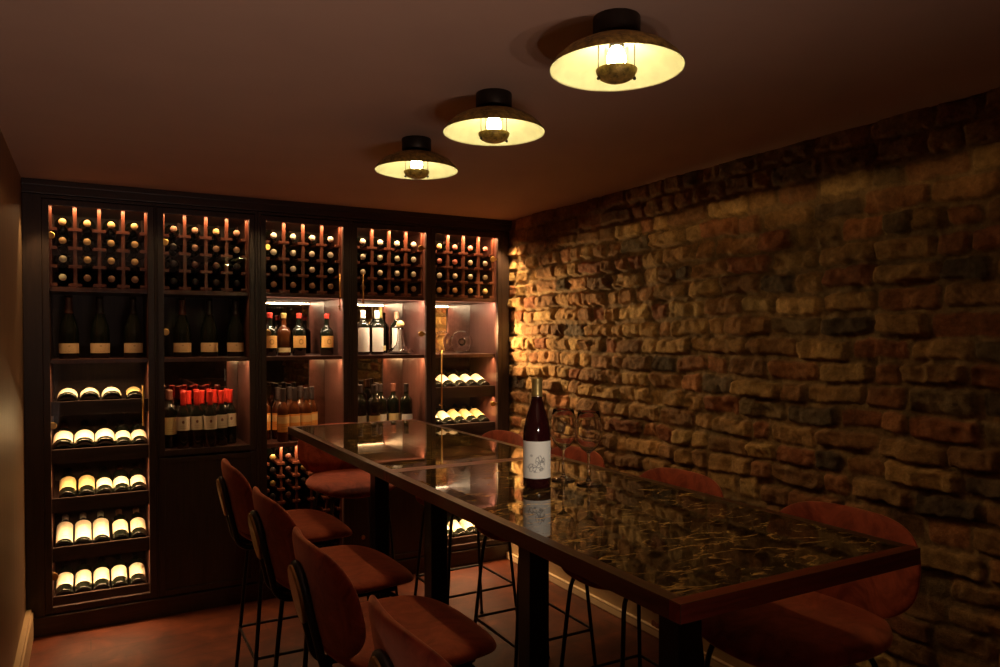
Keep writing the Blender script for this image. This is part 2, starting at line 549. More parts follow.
def brick_wall():
    y0, y1, z0, z1 = YB, 4.62, 0.0, CEIL
    ys = np.concatenate([np.arange(y0, 0.95, 0.012), np.arange(0.95, 4.14, 0.0062), np.arange(4.15, y1 + 0.02, 0.03)])
    ys[-1] = y1
    zs = np.linspace(z0, z1, 345)
    Y, Z = np.meshgrid(ys, zs, indexing='ij')
    pitch = 0.0835
    # wavering courses and broken edges
    Zw = Z + 0.010 * vnoise(Y, Z * 0.3, 1.7, 1) + 0.009 * vnoise(Y, Z, 7, 2) + 0.0050 * vnoise(Y, Z, 30, 3) + 0.0025 * vnoise(Y, Z, 66, 33)
    Yw = Y + 0.010 * vnoise(Y, Z, 8, 4) + 0.0055 * vnoise(Y, Z, 32, 5)
    nc = int(z1 / pitch) + 3
    k = np.clip(np.floor(Zw / pitch).astype(int), 0, nc - 1)
    fz = Zw / pitch - k
    r = np.random.default_rng(21)
    palette = np.array([[0.36, 0.20, 0.075], [0.42, 0.25, 0.095], [0.31, 0.155, 0.060], [0.26, 0.095, 0.040], [0.31, 0.130, 0.052], [0.105, 0.070, 0.040], [0.23, 0.115, 0.048], [0.50, 0.32, 0.13], [0.16, 0.105, 0.05]])
    w_near = np.array([.20, .16, .14, .10, .12, .06, .12, .05, .05])
    w_far = np.array([.24, .18, .18, .10, .08, .03, .13, .05, .01])
    H = np.zeros_like(Y); C = np.zeros(Y.shape + (3,))
    mortar = np.array([0.25, 0.155, 0.070])
    for c in range(nc):
        js = [y0 - r.random() * 0.2]
        while js[-1] < y1 + 0.3:
            yy = js[-1]
            far = yy > 2.2
            ph = 0.62 if far else 0.28
            if r.random() < ph:
                L = 0.095 + 0.03 * r.random()
            elif r.random() < 0.3:
                L = 0.15 + 0.04 * r.random()
            else:
                L = 0.21 + 0.03 * r.random()
            js.append(yy + L)
        js = np.array(js); nb = len(js) - 1
        far_b = js[:-1] > 2.2
        pr = r.normal(0, 0.0055, nb) + np.where(r.random(nb) < 0.12, -0.013, 0)
        tilt = r.normal(0, 0.05, nb); tiltz = r.normal(0, 0.10, nb)
        gapz0 = 0.05 + 0.11 * r.random(nb) ** 1.5; gapz1 = 0.05 + 0.11 * r.random(nb) ** 1.5; gy = 0.004 + 0.009 * r.random(nb) ** 1.5
        ci = np.array([r.choice(9, p=(w_far if f else w_near)) for f in far_b])
        cb = palette[ci] * (1 + 0.12 * r.normal(size=(nb, 1)))
        m = (k == c)
        if not m.any():
            continue
        yy = Yw[m]; fzz = fz[m]
        b = np.clip(np.searchsorted(js, yy) - 1, 0, nb - 1)
        d1 = np.minimum(yy - js[b], js[b + 1] - yy) - gy[b]
        d2 = np.minimum(fzz - gapz0[b], 1 - fzz - gapz1[b]) * pitch
        # rounded corner distance
        rad = 0.016
        ax = np.clip(rad - d1, 0, None); az = np.clip(rad - d2, 0, None)
        d = rad - np.sqrt(ax * ax + az * az)
        d = np.where((ax == 0) | (az == 0), np.minimum(d1, d2), d)
        e = np.clip((d + 0.001) / 0.008, 0, 1); e = e * e * (3 - 2 * e)
        mid = (js[b] + js[b + 1]) / 2
        hb = 0.019 + pr[b] + tilt[b] * (yy - mid) * 0.5 + tiltz[b] * (fzz - 0.5) * pitch
        H[m] = e * hb
        ce = np.clip((d + 0.0015) / 0.005, 0, 1)[:, None]
        C[m] = mortar * (1 - ce) + cb[b] * ce
    # surface roughness, chips, and the smeared rubble near the ceiling
    H += 0.0042 * vnoise(Y, Z, 26, 6) + 0.0026 * vnoise(Y, Z, 58, 7) + 0.007 * vnoise(Y, Z, 3.2, 8) + 0.0045 * vnoise(Y, Z, 13, 12)
    chip = np.clip(vnoise(Y, Z, 17, 9) - 0.38, 0, 1)
    H -= chip * 0.03
    smear = np.clip((Z - 1.86 + 0.10 * vnoise(Y, Z, 4, 10)) / 0.10, 0, 1)
    patch = np.clip((vnoise(Y, Z, 2.2, 11) - 0.42) * 4, 0, 1) * 0.75
    s = np.clip(smear * 0.85 + patch * (Y > 1.2), 0, 0.9)
    H = H * (1 - 0.6 * s) + 0.6 * s * (0.012 + 0.010 * vnoise(Y, Z, 9, 13) + 0.004 * vnoise(Y, Z, 30, 14))
    C = C * (1 - 0.5 * s[..., None]) + mortar * 0.62 * 0.5 * s[..., None]
    C *= (1 + 0.20 * vnoise(Y, Z, 6, 15) + 0.22 * vnoise(Y, Z, 26, 16) + 0.12 * vnoise(Y, Z, 62, 17))[..., None]
    C = np.clip(C, 0.01, 0.9)
    X = XR - 1.3 * H
    ni, nj = Y.shape
    co = np.stack([X, Y, Z], -1).reshape(-1, 3)
    # flat backing so that the wall has thickness
    idx = np.arange(ni * nj).reshape(ni, nj)
    q = np.stack([idx[:-1, :-1], idx[:-1, 1:], idx[1:, 1:], idx[1:, :-1]], -1).reshape(-1, 4)
    nb0 = len(co)
    back = np.array([[XR + 0.12, y0, z0], [XR + 0.12, y0, z1], [XR + 0.12, y1, z1], [XR + 0.12, y1, z0]])
    co = np.concatenate([co, back])
    me = bpy.data.meshes.new('wall_right')
    nv = len(co); nq = len(q) + 1
    q = np.concatenate([q, [[nb0, nb0 + 3, nb0 + 2, nb0 + 1]]])
    me.vertices.add(nv); me.vertices.foreach_set('co', co.astype(np.float32).ravel())
    me.loops.add(nq * 4); me.loops.foreach_set('vertex_index', q.astype(np.int32).ravel())
    me.polygons.add(nq)
    me.polygons.foreach_set('loop_start', np.arange(0, nq * 4, 4, dtype=np.int32))
    me.polygons.foreach_set('loop_total', np.full(nq, 4, dtype=np.int32))
    me.polygons.foreach_set('use_smooth', np.ones(nq, dtype=bool))
    me.update(calc_edges=True)
    at = me.color_attributes.new('brick_tone', 'FLOAT_COLOR', 'POINT')
    cc = np.ones((nv, 4), dtype=np.float32); cc[:nb0, :3] = C.reshape(-1, 3)
    at.data.foreach_set('color', cc.ravel())
    me.materials.append(M['brick'])
    return tag(link('wall_right', me), kind='structure')
brick_wall()

tag(MB().box(XL, XL + 0.030, YB, YF - 0.03, 0, 0.125, 0.004).box(XL, XL + 0.022, YB, YF - 0.03, 0.12, 0.14, 0.004).build('baseboard_left', M['base_tan']), kind='structure')
tag(MB().box(XR - 0.050, XR + 0.02, YB, YF - 0.03, 0, 0.042, 0.006, mi=1).box(XR - 0.028, XR + 0.02, YB, YF - 0.03, 0.0, 0.20, 0.003).build('baseboard_right', [M['base_tan'], M['base_cream']]), kind='structure')

# ------------------------------------------------------------------ joinery wall
tag(MB().box(XL, XR, YF - 0.035, YM + 0.02, 2.088, CEIL, 0.003).box(XL, XR, YF - 0.045, YF - 0.03, 2.125, CEIL, 0.003).build('trim_1', M['cabinet_h']), kind='structure')   # cornice over the cabinets
tag(MB().box(XL, XR, YF - 0.03, YM + 0.02, 0.0, 0.092, 0.003).box(XL, XR, YF - 0.036, YF - 0.028, 0.078, 0.092, 0.002).build('trim_2', M['cabinet_h']), kind='structure')   # plinth

BAYS = [(-0.157, 0.263), (0.336, 0.752), (0.839, 1.264), (1.346, 1.773), (1.834, 2.263)]
EDGE = [XL, 0.2995, 0.7955, 1.305, 1.8035, XR - 0.022]
ZR, ZS, ZC = 1.655, 1.308, 0.832      # tops of: rack floor, middle shelf, lower shelf
CAB_LABEL = [
    'dark wood wine cabinet furthest left, with five slanted rows of bottles',
    'dark wood wine cabinet with the red-capped bottles above a closed cupboard door',
    'middle dark wood wine cabinet with squat orange-labelled bottles and a low rack',
    'dark wood wine cabinet with tall white-labelled bottles and a cork-stoppered decanter',
    'dark wood wine cabinet furthest right, beside the brick wall, with the round glass decanter']

def disc_y(mb, x, y, z, r, t, mi=0):
    """short cylinder with its axis along Y"""
    bm = mb.bm
    n = 20
    a = [bm.verts.new((x + r * math.cos(2 * PI * k / n), y, z + r * math.sin(2 * PI * k / n))) for k in range(n)]
    b = [bm.verts.new((x + r * .86 * math.cos(2 * PI * k / n), y - t, z + r * .86 * math.sin(2 * PI * k / n))) for k in range(n)]
    c = [bm.verts.new((x + r * math.cos(2 * PI * k / n), y - t * .6, z + r * math.sin(2 * PI * k / n))) for k in range(n)]
    for p, q in ((a, c), (c, b)):
        for k in range(n):
            bm.faces.new((p[k], p[(k + 1) % n], q[(k + 1) % n], q[k]))
    bm.faces.new(a); bm.faces.new(b)
    return mb

def make_door(root, x0, x1, z0, z1, glass=True, hinge_side=-1, hinges=(), handle=None, knob=None):
    """door as a part, its pane / hinges / handle as sub-parts; x0..x1, z0..z1 is the clear opening"""
    w = 0.0285
    ya, yb = YF - 0.024, YF
    mb = MB()
    mb.box(x0 - w, x0, ya, yb, z0 - w, z1 + w, 0.0025).box(x1, x1 + w, ya, yb, z0 - w, z1 + w, 0.0025)
    mb.box(x0, x1, ya, yb, z1, z1 + w, 0.0025).box(x0, x1, ya, yb, z0 - w, z0, 0.0025)
    d = mb.build('door', M['cabinet'], root)
    if glass:
        MB().box(x0 - 0.004, x1 + 0.004, YF - 0.014, YF - 0.010, z0 - 0.004, z1 + 0.004).build('pane', M['pane'], d)
    else:
        MB().box(x0 - 0.002, x1 + 0.002, YF - 0.014, YF - 0.002, z0 - 0.002, z1 + 0.002).build('panel', M['cabinet'], d)
    for z in hinges:
        xx = x0 + 0.008 if hinge_side < 0 else x1 - 0.030
        hm = MB()
        disc_y(hm, xx, YF - 0.0145, z, 0.017, 0.006)
        disc_y(hm, xx, YF - 0.001, z, 0.015, 0.006)
        hm.box(xx - 0.006 if hinge_side < 0 else xx, xx if hinge_side < 0 else xx + 0.03, YF - 0.007, YF - 0.001, z - 0.006, z + 0.006)
        hm.build('hinge', M['brass'], d)
    if handle:
        hx, ha, hb = handle
        hm = MB().tube([(hx, YF - 0.048, ha), (hx, YF - 0.048, hb)], 0.0042, 10)
        for z in (ha + 0.02, hb - 0.02):
            hm.tube([(hx, YF - 0.048, z), (hx, YF - 0.0145, z)], 0.0035, 8)
        hm.build('handle', M['brass'], d)
    if knob:
        kx, kz = knob
        km = MB()
        disc_y(km, kx, YF - 0.012, kz, 0.006, 0.014)
        disc_y(km, kx, YF - 0.024, kz, 0.013, 0.014)
        km.build('knob', M['brass'], d)
    return d

def slanted_shelf(root, x0, x1, zlip, tilt):
    """board rising towards the back with a deep front lip"""
    mb = MB()
    mb.box(x0, x1, YF + 0.012, YF + 0.030, zlip - 0.070, zlip - 0.002, 0.002)
    mb.box(x0, x1, YF + 0.031, YM - 0.045, zlip - 0.067, zlip - 0.055, 0, rot=(tilt, 'X', (0, YF + 0.031, zlip - 0.055)))
    return mb.build('slanted_shelf', M['cabinet_h'], root)

def rack_frame(root, x0, x1, z0, z1, xs, rails, w=0.016, ox=0.021):
    mb = MB()
    for x in xs:
        mb.box(x - w / 2, x + w / 2, YF + 0.028, YF + 0.050, z0, z1, 0.002)
        mb.box(x - w / 2, x + w / 2, YM - 0.052, YM - 0.03, z0, z1, 0.002)
    for z in rails:
        for x in xs:
            a = max(x - ox - w / 2, x0); b = min(x + ox + w / 2, x1)
            mb.box(a, b, YF + 0.026, YM - 0.03, z - 0.015, z, 0.0025)
    return mb.build('bottle_rack', M['rack'], root)

RACK_Z = [1.970, 1.880, 1.792, 1.703]
LOW_Z = [0.752, 0.680, 0.608, 0.536]
ROW_LIPS = [1.107, 0.876, 0.641, 0.404, 0.168]
TILT_LOW, TILT_HIGH = math.radians(8), math.radians(17.5)
ROW_TILT = {0: {z: TILT_HIGH for z in ROW_LIPS}, 4: {z: TILT_HIGH for z in ROW_LIPS}}
ROW_TILT[0][ROW_LIPS[0]] = TILT_LOW
HINGES = [(-1, (1.896, 0.994, 0.273)), (-1, (1.895, 1.44)), (-1, (1.899, 1.436)), (1, (1.947, 1.432)), (1, (1.905, 0.991))]
HANDLES = [(0.236, 0.975, 1.176), None, (1.236, 1.565, 1.77), (1.372, 1.60, 1.776), (1.862, 0.98, 1.335)]
LED_COL = (1.0, 0.56, 0.26)
def led(x0, x1, y, z, power, tilt=0.6, size=0.007, spread=180, colr=None):
    """LED strip on the back of the face frame, shining down and into the cabinet"""
    L = bpy.data.lights.new('led_strip', 'AREA')
    L.shape = 'RECTANGLE'; L.size = (x1 - x0); L.size_y = size
    L.energy = power; L.color = colr or LED_COL; L.spread = math.radians(spread)
    o = bpy.data.objects.new('led_strip', L); col.objects.link(o)
    o.location = ((x0 + x1) / 2, y, z)
    o.rotation_euler = (tilt, 0, 0)
    return o

K = 3.2
for i, (x0, x1) in enumerate(BAYS):
    root = empty('wine_cabinet', ((x0 + x1) / 2, YF, 0.092))
    tag(root, CAB_LABEL[i], 'cabinet', 'built-in wine cabinets')
    inv = Matrix.Translation((-(x0 + x1) / 2, -YF, -0.092))
    start = set(bpy.data.objects)
    e0, e1 = EDGE[i] + 0.0008, EDGE[i + 1] - 0.0008
    full = i in (0, 2, 4)
    # carcass: two sides, top, bottom and the face frame around the doors
    sides = MB().box(e0, x0 - 0.002, YF + 0.001, YM, 0.094, 2.086).box(x1 + 0.002, e1, YF + 0.001, YM, 0.094, 2.086)
    sides.build('side_panel', M['inner'], root)
    MB().box(x0 - 0.002, x1 + 0.002, YF + 0.001, YM, 2.046, 2.086).build('top_panel', M['inner'], root)
    MB().box(x0 - 0.002, x1 + 0.002, YF + 0.001, YM, 0.094, 0.118).build('bottom_panel', M['inner'], root)
    ff = MB()
    w = 0.030
    if e0 < x0 - w - 0.002: ff.box(e0, x0 - w, YF - 0.024, YF, 0.094, 2.086, 0.002)
    if x1 + w < e1 - 0.002: ff.box(x1 + w, e1, YF - 0.024, YF, 0.094, 2.086, 0.002)
    ff.box(max(e0, x0 - w), min(e1, x1 + w), YF - 0.022, YF, 2.072, 2.086, 0.001)
    ff.build('face_frame', M['cabinet'], root)
    # backs: timber behind the racks, mirror behind the display shelves
    MB().box(x0 - 0.002, x1 + 0.002, YM, YM + 0.012, 0.094, 2.086).build('back_panel', M['cabinet'], root)
    def mirror(z0, z1):
        MB().box(x0, x1, YM - 0.006, YM - 0.0005, z0, z1).build('mirror', M['mirror'], root)
    if i >= 2: mirror(ZS + 0.001, ZR - 0.025)
    if i in (1, 2, 3): mirror(ZC + 0.001, ZS - 0.022)
    # shelves
    for z in ([ZR, ZS] + ([ZC] if i in (1, 2, 3) else [])):
        MB().box(x0, x1, YF + 0.010, YM - 0.007, z - 0.021, z, 0.002).build('shelf', M['inner'], root)
    sp = (x1 - x0 - 0.004) / 4
    xs = [x0 + 0.002 + sp * k for k in range(5)]
    rack_frame(root, x0, x1, ZR, 2.044, xs, [z - 0.029 for z in RACK_Z])
    if i in (0, 4):
        for z in ROW_LIPS:
            slanted_shelf(root, x0, x1, z, ROW_TILT[i][z])
    hs, hz = HINGES[i]
    if full:
        make_door(root, x0, x1, 0.128, 2.038, True, hs, hz, HANDLES[i])
    else:
        make_door(root, x0, x1, 0.840, 2.038, True, hs, hz, HANDLES[i])
        make_door(root, x0, x1, 0.128, 0.772, False, 1, (), None, (1.372, 0.262) if i == 3 else None)
    if i == 2:
        sp2 = (x1 - x0 - 0.004) / 5
        xs2 = [x0 + 0.002 + sp2 * k for k in range(6)]
        rails2 = [z - 0.029 for z in LOW_Z] + [LOW_Z[-1] - 0.029 - 0.072 * k for k in range(1, 5)]
        rack_frame(root, x0, x1, 0.118, 0.810, xs2, rails2, 0.012, 0.014)
    for o in set(bpy.data.objects) - start:
        if o.parent is root:
            o.data.transform(inv)
            for ch in o.children:
                ch.data.transform(inv)
    # light strips
    rk = [0.9, 0.8, 1.1, 1.5, 2.0][i]
    led(x0 + 0.004, x1 - 0.004, YF + 0.010, 2.040, 0.55 * K * rk, 0.15)
    if i >= 2: led(x0 + 0.004, x1 - 0.004, YF + 0.022, ZR - 0.026, [0, 0, 1.0, 1.4, 1.4][i] * K, 0.75, colr=(1.0, 0.72, 0.47))
    if i in (1, 2, 3): led(x0 + 0.004, x1 - 0.004, YF + 0.022, ZS - 0.026, [0, .6, .8, 1.0, 0][i] * K, 0.75)
    if i < 2: led(x0 + 0.004, x1 - 0.004, YF + 0.018, ZR - 0.024, 0.09 * K, 0.1, spread=90)  # strip added to brighten the magnums on these otherwise unlit shelves
    if i in (0, 4):
        for n_, z in enumerate([ZS - 0.022] + [q - 0.072 for q in ROW_LIPS[:-1]]):
            led(x0 + 0.004, x1 - 0.004, YF + 0.036, z, (0.62 if i == 0 else 0.8) * K, 0.12, spread=135)
    if i == 2:
        led(x0 + 0.004, x1 - 0.004, YF + 0.014, 0.806, 0.5 * K, 0.3)

# ------------------------------------------------------------------ bottles
PROF = {
    'bordeaux': dict(h=0.30, r=0.0370, pts=[(0.0, 0.004), (0.024, 0.002), (0.034, 0.0), (0.037, 0.005), (0.037, 0.190), (0.0355, 0.203), (0.029, 0.216), (0.019, 0.226), (0.0150, 0.236), (0.0142, 0.262), (0.0142, 0.290), (0.0152, 0.291), (0.0152, 0.299), (0.0, 0.300)], cap=(0.248, 0.300)),
    'burgundy': dict(h=0.30, r=0.0390, pts=[(0.0, 0.004), (0.026, 0.002), (0.036, 0.0), (0.039, 0.006), (0.039, 0.150), (0.0375, 0.165), (0.033, 0.185), (0.025, 0.208), (0.0185, 0.228), (0.0155, 0.245), (0.0142, 0.262), (0.0142, 0.290), (0.0155, 0.291), (0.0155, 0.299), (0.0, 0.300)], cap=(0.250, 0.300)),
    'rhone': dict(h=0.315, r=0.0400, pts=[(0.0, 0.004), (0.028, 0.002), (0.037, 0.0), (0.040, 0.006), (0.040, 0.150), (0.0385, 0.168), (0.0335, 0.193), (0.0262, 0.218), (0.0195, 0.240), (0.0160, 0.256), (0.0148, 0.272), (0.0148, 0.305), (0.0160, 0.306), (0.0160, 0.314), (0.0, 0.315)], cap=(0.262, 0.315)),
    'magnum': dict(h=0.312, r=0.0445, pts=[(0.0, 0.006), (0.030, 0.002), (0.041, 0.0), (0.0445, 0.007), (0.0445, 0.118), (0.043, 0.140), (0.037, 0.168), (0.028, 0.196), (0.0205, 0.220), (0.017, 0.240), (0.0155, 0.260), (0.0155, 0.296), (0.0175, 0.298), (0.0175, 0.305), (0.0155, 0.308), (0.0, 0.312)], cap=(0.222, 0.312)),
    'squat': dict(h=0.240, r=0.0375, pts=[(0.0, 0.004), (0.024, 0.002), (0.034, 0.0), (0.0375, 0.005), (0.0375, 0.128), (0.0355, 0.142), (0.027, 0.155), (0.0165, 0.163), (0.0135, 0.175), (0.0135, 0.226), (0.015, 0.227), (0.015, 0.238), (0.0, 0.240)], cap=(0.210, 0.240)),
    'slim': dict(h=0.295, r=0.0325, pts=[(0.0, 0.004), (0.02, 0.002), (0.0295, 0.0), (0.0325, 0.005), (0.0325, 0.172), (0.031, 0.184), (0.024, 0.200), (0.0165, 0.212), (0.0135, 0.225), (0.013, 0.284), (0.0145, 0.285), (0.0145, 0.294), (0.0, 0.295)], cap=(0.222, 0.295)),
    'short': dict(h=0.262, r=0.0375, pts=[(0.0, 0.004), (0.024, 0.002), (0.034, 0.0), (0.0375, 0.005), (0.0375, 0.165), (0.036, 0.176), (0.029, 0.188), (0.019, 0.197), (0.0145, 0.207), (0.0142, 0.252), (0.0152, 0.253), (0.0152, 0.261), (0.0, 0.262)], cap=(0.214, 0.262)),
}
def prof_r(kind, z):
    pts = PROF[kind]['pts'][3:-1]
    for (r0, z0), (r1, z1) in zip(pts, pts[1:]):
        if z0 <= z <= z1:
            return r0 + (r1 - r0) * ((z - z0) / max(1e-6, z1 - z0))
    return pts[-1][0]
_cache = {}
def body_mesh(kind, mat):
    key = ('b', kind, mat)
    if key not in _cache:
        _cache[key] = MB().lathe(PROF[kind]['pts'], 28).mesh('bottle_' + kind, M[mat])
    return _cache[key]
def cap_mesh(kind, mat):
    key = ('c', kind, mat)
    if key not in _cache:
        z0, z1 = PROF[kind]['cap']
        t = 0.0006
        zz = [z0 + (z1 - z0) * k / 8 for k in range(8)]
        pts = [(prof_r(kind, z0) * 0.9, z0)] + [(prof_r(kind, z) + t, z) for z in zz] 
        tr = max(prof_r(kind, z1 - 0.004), PROF[kind]['pts'][-2][0]) + t
        pts += [(tr, z1 - 0.010), (tr, z1 - 0.0015), (tr - 0.0015, z1 + t), (0.0, z1 + t)]
        pts = [p for n_, p in enumerate(pts) if n_ == 0 or p[1] >= pts[n_ - 1][1]]
        _cache[key] = MB().lathe(pts, 24).mesh('capsule_' + kind, M[mat])
    return _cache[key]
def end_mesh(kind, mat):
    key = ('e', kind, mat)
    if key not in _cache:
        h = PROF[kind]['h']; t = PROF[kind]['pts'][-2][0]
        _cache[key] = MB().lathe([(t * 0.9, h - 0.009), (t + 0.0012, h - 0.009), (t + 0.0014, h - 0.001), (t + 0.0004, h + 0.0008), (0.0, h + 0.0012)], 24).mesh('cap_end', M[mat])
    return _cache[key]
def label_mesh(kind, mat, z0, z1, half=1.25):
    key = ('l', kind, mat, z0, z1, half)
    if key not in _cache:
        n, v, f, uv = 16, [], [], []
        r = PROF[kind]['r'] + 0.0007
        for j, z in enumerate((z0, z1)):
            for k in range(n + 1):
                a = -PI / 2 - half + 2 * half * k / n
                v.append((r * math.cos(a), r * math.sin(a), z)); uv.append((k / n, j))
        for k in range(n):
            f.append((k, k + 1, n + 2 + k, n + 1 + k))
        _cache[key] = mesh_from('label_' + kind, v, f, M[mat], True, uv)
    return _cache[key]
def bottle(kind, glass, cap, label, loc, rot=(0, 0, 0), text='', cat='bottle', group=None, name='wine_bottle', short_cap=False):
    o = link(name, body_mesh(kind, glass))
    o.location = loc; o.rotation_euler = rot
    tag(o, text, cat, group)
    if cap:
        link('capsule', end_mesh(kind, cap) if short_cap else cap_mesh(kind, cap), o)
    if label:
        link('label', label_mesh(kind, *label), o)
    return o

CABN = ['leftmost cabinet', 'second cabinet from the left', 'middle cabinet', 'fourth cabinet from the left', 'rightmost cabinet']
ORD = ['first', 'second', 'third', 'fourth', 'fifth', 'sixth']
ROWN = ['top row', 'second row', 'third row', 'bottom row']
CAPTXT = {'cap_cream': 'cream', 'cap_gold': 'pale gold', 'cap_tan': 'tan', 'cap_pink': 'rose', 'cap_dark': 'black', 'cap_white': 'white', 'cap_brown': 'brown', 'cap_red': 'red', 'cap_olive': 'olive gold'}
G, W_, T, D_, P_, N_ = 'cap_gold', 'cap_white', 'cap_tan', 'cap_dark', 'cap_pink', 'cap_brown'
CAPS = [
    [[G, G, G, G], [G, G, G, G], ['cap_cream', G, G, G], ['cap_cream', 'cap_tan', T, T]],
    [[T, T, G, T], [D_, T, T, T], [D_, N_, N_, D_], [D_, D_, D_, D_]],
    [[W_, W_, W_, W_], [W_, W_, W_, W_], [W_, W_, W_, W_], [T, T, T, T]],
    [[W_, W_, W_, W_], [W_, W_, W_, W_], [W_, W_, W_, W_], [N_, T, T, T]],
    [[G, P_, P_, P_], [P_, P_, W_, W_], [W_, W_, W_, W_], [G, G, G, G]],
]
for i, (x0, x1) in enumerate(BAYS):
    sp = (x1 - x0 - 0.004) / 4
    for r_ in range(4):
        for c_ in range(4):
            cap = CAPS[i][r_][c_]
            x = x0 + 0.002 + sp * (c_ + 0.5) + random.uniform(-.001, .001)
            bottle('bordeaux', 'bottle', cap, None, (x, YM - 0.032, RACK_Z[r_] + 0.0005), (PI / 2, random.uniform(0, 6), 0),
                   '%s-capped bottle, top rack, %s, %s, %s from left' % (CAPTXT[cap], CABN[i], ROWN[r_], ORD[c_]),
                   'wine bottle', 'bottles lying in the top racks', short_cap=True)
# low rack in the middle cabinet
x0, x1 = BAYS[2]
sp2 = (x1 - x0 - 0.004) / 5
for r_ in range(4):
    for c_ in range(5):
        if r_ == 3 and c_ > 1 or r_ > 1 and c_ > 2:
            continue
        cap = ['cap_olive', 'cap_brown', 'cap_dark', 'cap_brown'][(r_ * 2 + c_) % 4]
        bottle('slim', 'bottle', cap, None, (x0 + 0.002 + sp2 * (c_ + 0.5), YM - 0.034, LOW_Z[r_] + 0.0008), (PI / 2, 0, 0),
               '%s-capped bottle in the low rack behind the stools, %s, %s from left' % (CAPTXT[cap], ['top row', 'second row', 'third row', 'fourth row'][r_], ORD[c_]),
               'wine bottle', 'bottles in the low rack of the middle cabinet', short_cap=True)

# slanted display rows: base to the front, neck up at the back
def lying(kind, cap, label, x, zlip, text, group, y=None, roll=0.0, glass='bottle', bay=0):
    TI = ROW_TILT[bay][zlip]
    r = PROF[kind]['r']
    # centre of the base: the bottle lies on the slanted board just behind the lip
    y = YF + 0.041
    cz = zlip - 0.055 + 0.010 * math.tan(TI) + (r + 0.0008) / math.cos(TI)
    a = -(PI / 2 - TI)
    mat = Matrix.Rotation(a, 4, 'X') @ Matrix.Rotation(roll, 4, 'Z')
    return bottle(kind, glass, cap, label, (x, y, cz), mat.to_euler(), text, 'wine bottle', group)
LBL = {'c': ('label_cream', 0.050, 0.150), 'g': ('label_gold', 0.050, 0.140), 'l': ('label_long', 0.022, 0.185), 's': ('label_cream', 0.045, 0.120), 'h': ('label_gold', 0.055, 0.165)}
MAGL = ('label_cream', 0.030, 0.120)
rows1 = [
    (ROW_LIPS[0], [('magnum', D_, MAGL, -0.090), ('magnum', D_, MAGL, 0.006), ('magnum', D_, MAGL, 0.102), ('burgundy', D_, LBL['h'], 0.206)]),
    (ROW_LIPS[1], [('magnum', N_, MAGL, -0.110), ('magnum', D_, MAGL, -0.020), ('magnum', D_, MAGL, 0.070), ('bordeaux', D_, LBL['s'], 0.1515), ('bordeaux', N_, LBL['s'], 0.2258)]),
    (ROW_LIPS[2], [('bordeaux', D_, LBL['h'], -0.094), ('bordeaux', N_, LBL['h'], -0.012), ('bordeaux', D_, LBL['s'], 0.066), ('bordeaux', N_, LBL['s'], 0.142), ('bordeaux', D_, LBL['s'], 0.219)]),
    (ROW_LIPS[3], [('bordeaux', 'cap_white', LBL['l'], -0.110), ('bordeaux', 'cap_white', LBL['l'], -0.030), ('bordeaux', 'cap_white', LBL['l'], 0.050), ('bordeaux', 'cap_tan', LBL['c'], 0.136), ('bordeaux', 'cap_tan', LBL['c'], 0.218)]),
    (ROW_LIPS[4], [('bordeaux', D_, LBL['c'], -0.110), ('bordeaux', D_, LBL['c'], -0.030), ('bordeaux', D_, LBL['c'], 0.050), ('bordeaux', D_, LBL['c'], 0.130), ('bordeaux', D_, LBL['c'], 0.212)]),
]
SHN = ['first', 'second', 'third', 'fourth', 'fifth']
for k, (zl, items) in enumerate(rows1):
    for n_, (kd, cp, lb, x) in enumerate(items):
        what = 'large round-bodied bottle' if kd == 'magnum' else 'bottle'
        if lb is LBL['l']: what = 'white-capped bottle with a tall label'
        lying(kd, cp, lb, x, zl, '%s on %s slanted row, leftmost cabinet, %s from left' % (what, SHN[k], ORD[n_]),
              'bottles on the slanted rows of the leftmost cabinet', roll=random.uniform(-.12, .12))
rows5 = [
    (ROW_LIPS[0], [(1.882, 'c'), (1.963, 'c'), (2.044, 'c'), (2.126, 'c'), (2.206, 'c')]),
    (ROW_LIPS[1], [(1.882, 'c'), (1.963, 'c'), (2.044, 'h'), (2.126, 'h'), (2.206, 'h')]),
    (ROW_LIPS[3], [(1.882, 'c'), (1.963, 'c')]),
    (ROW_LIPS[4], [(1.882, 'c'), (1.963, 'c'), (2.044, 'c'), (2.126, 'c'), (2.206, 'c')]),
]
SH5 = ['upper slanted row', 'second slanted row', 'row above the floor row', 'slanted row nearest the floor']
for k, (zl, items) in enumerate(rows5):
    for n_, (x, l) in enumerate(items):
        lying('bordeaux', D_, LBL[l], x, zl, 'bottle with %s label, %s, rightmost cabinet, %s from left' % ('an ochre' if l == 'h' else 'a cream', SH5[k], ORD[n_]),
              'bottles on the slanted rows of the rightmost cabinet', roll=random.uniform(-.12, .12), bay=4)

# standing bottles
E_ = 0.0012
for n_, x in enumerate((-0.082, 0.053, 0.203)):
    bottle('magnum', 'bottle', D_ if n_ else N_, ('label_buff', 0.026, 0.075, 1.3), (x, 4.225, ZS + E_), (0, 0, x * 0.2),
           'tall dark magnum with a buff label standing in the leftmost cabinet, %s' % ['at the left', 'between its two twins', 'at the right'][n_], 'wine bottle', 'buff-labelled magnums')
for n_, x in enumerate((0.436, 0.570, 0.704)):
    bottle('magnum', 'bottle', D_ if n_ else N_, ('label_buff', 0.026, 0.075, 1.3), (x, 4.225, ZS + E_), (0, 0, -.1),
           'tall dark magnum with a buff label above the red-capped bottles, %s of three' % ['left', 'middle', 'right'][n_], 'wine bottle', 'buff-labelled magnums')
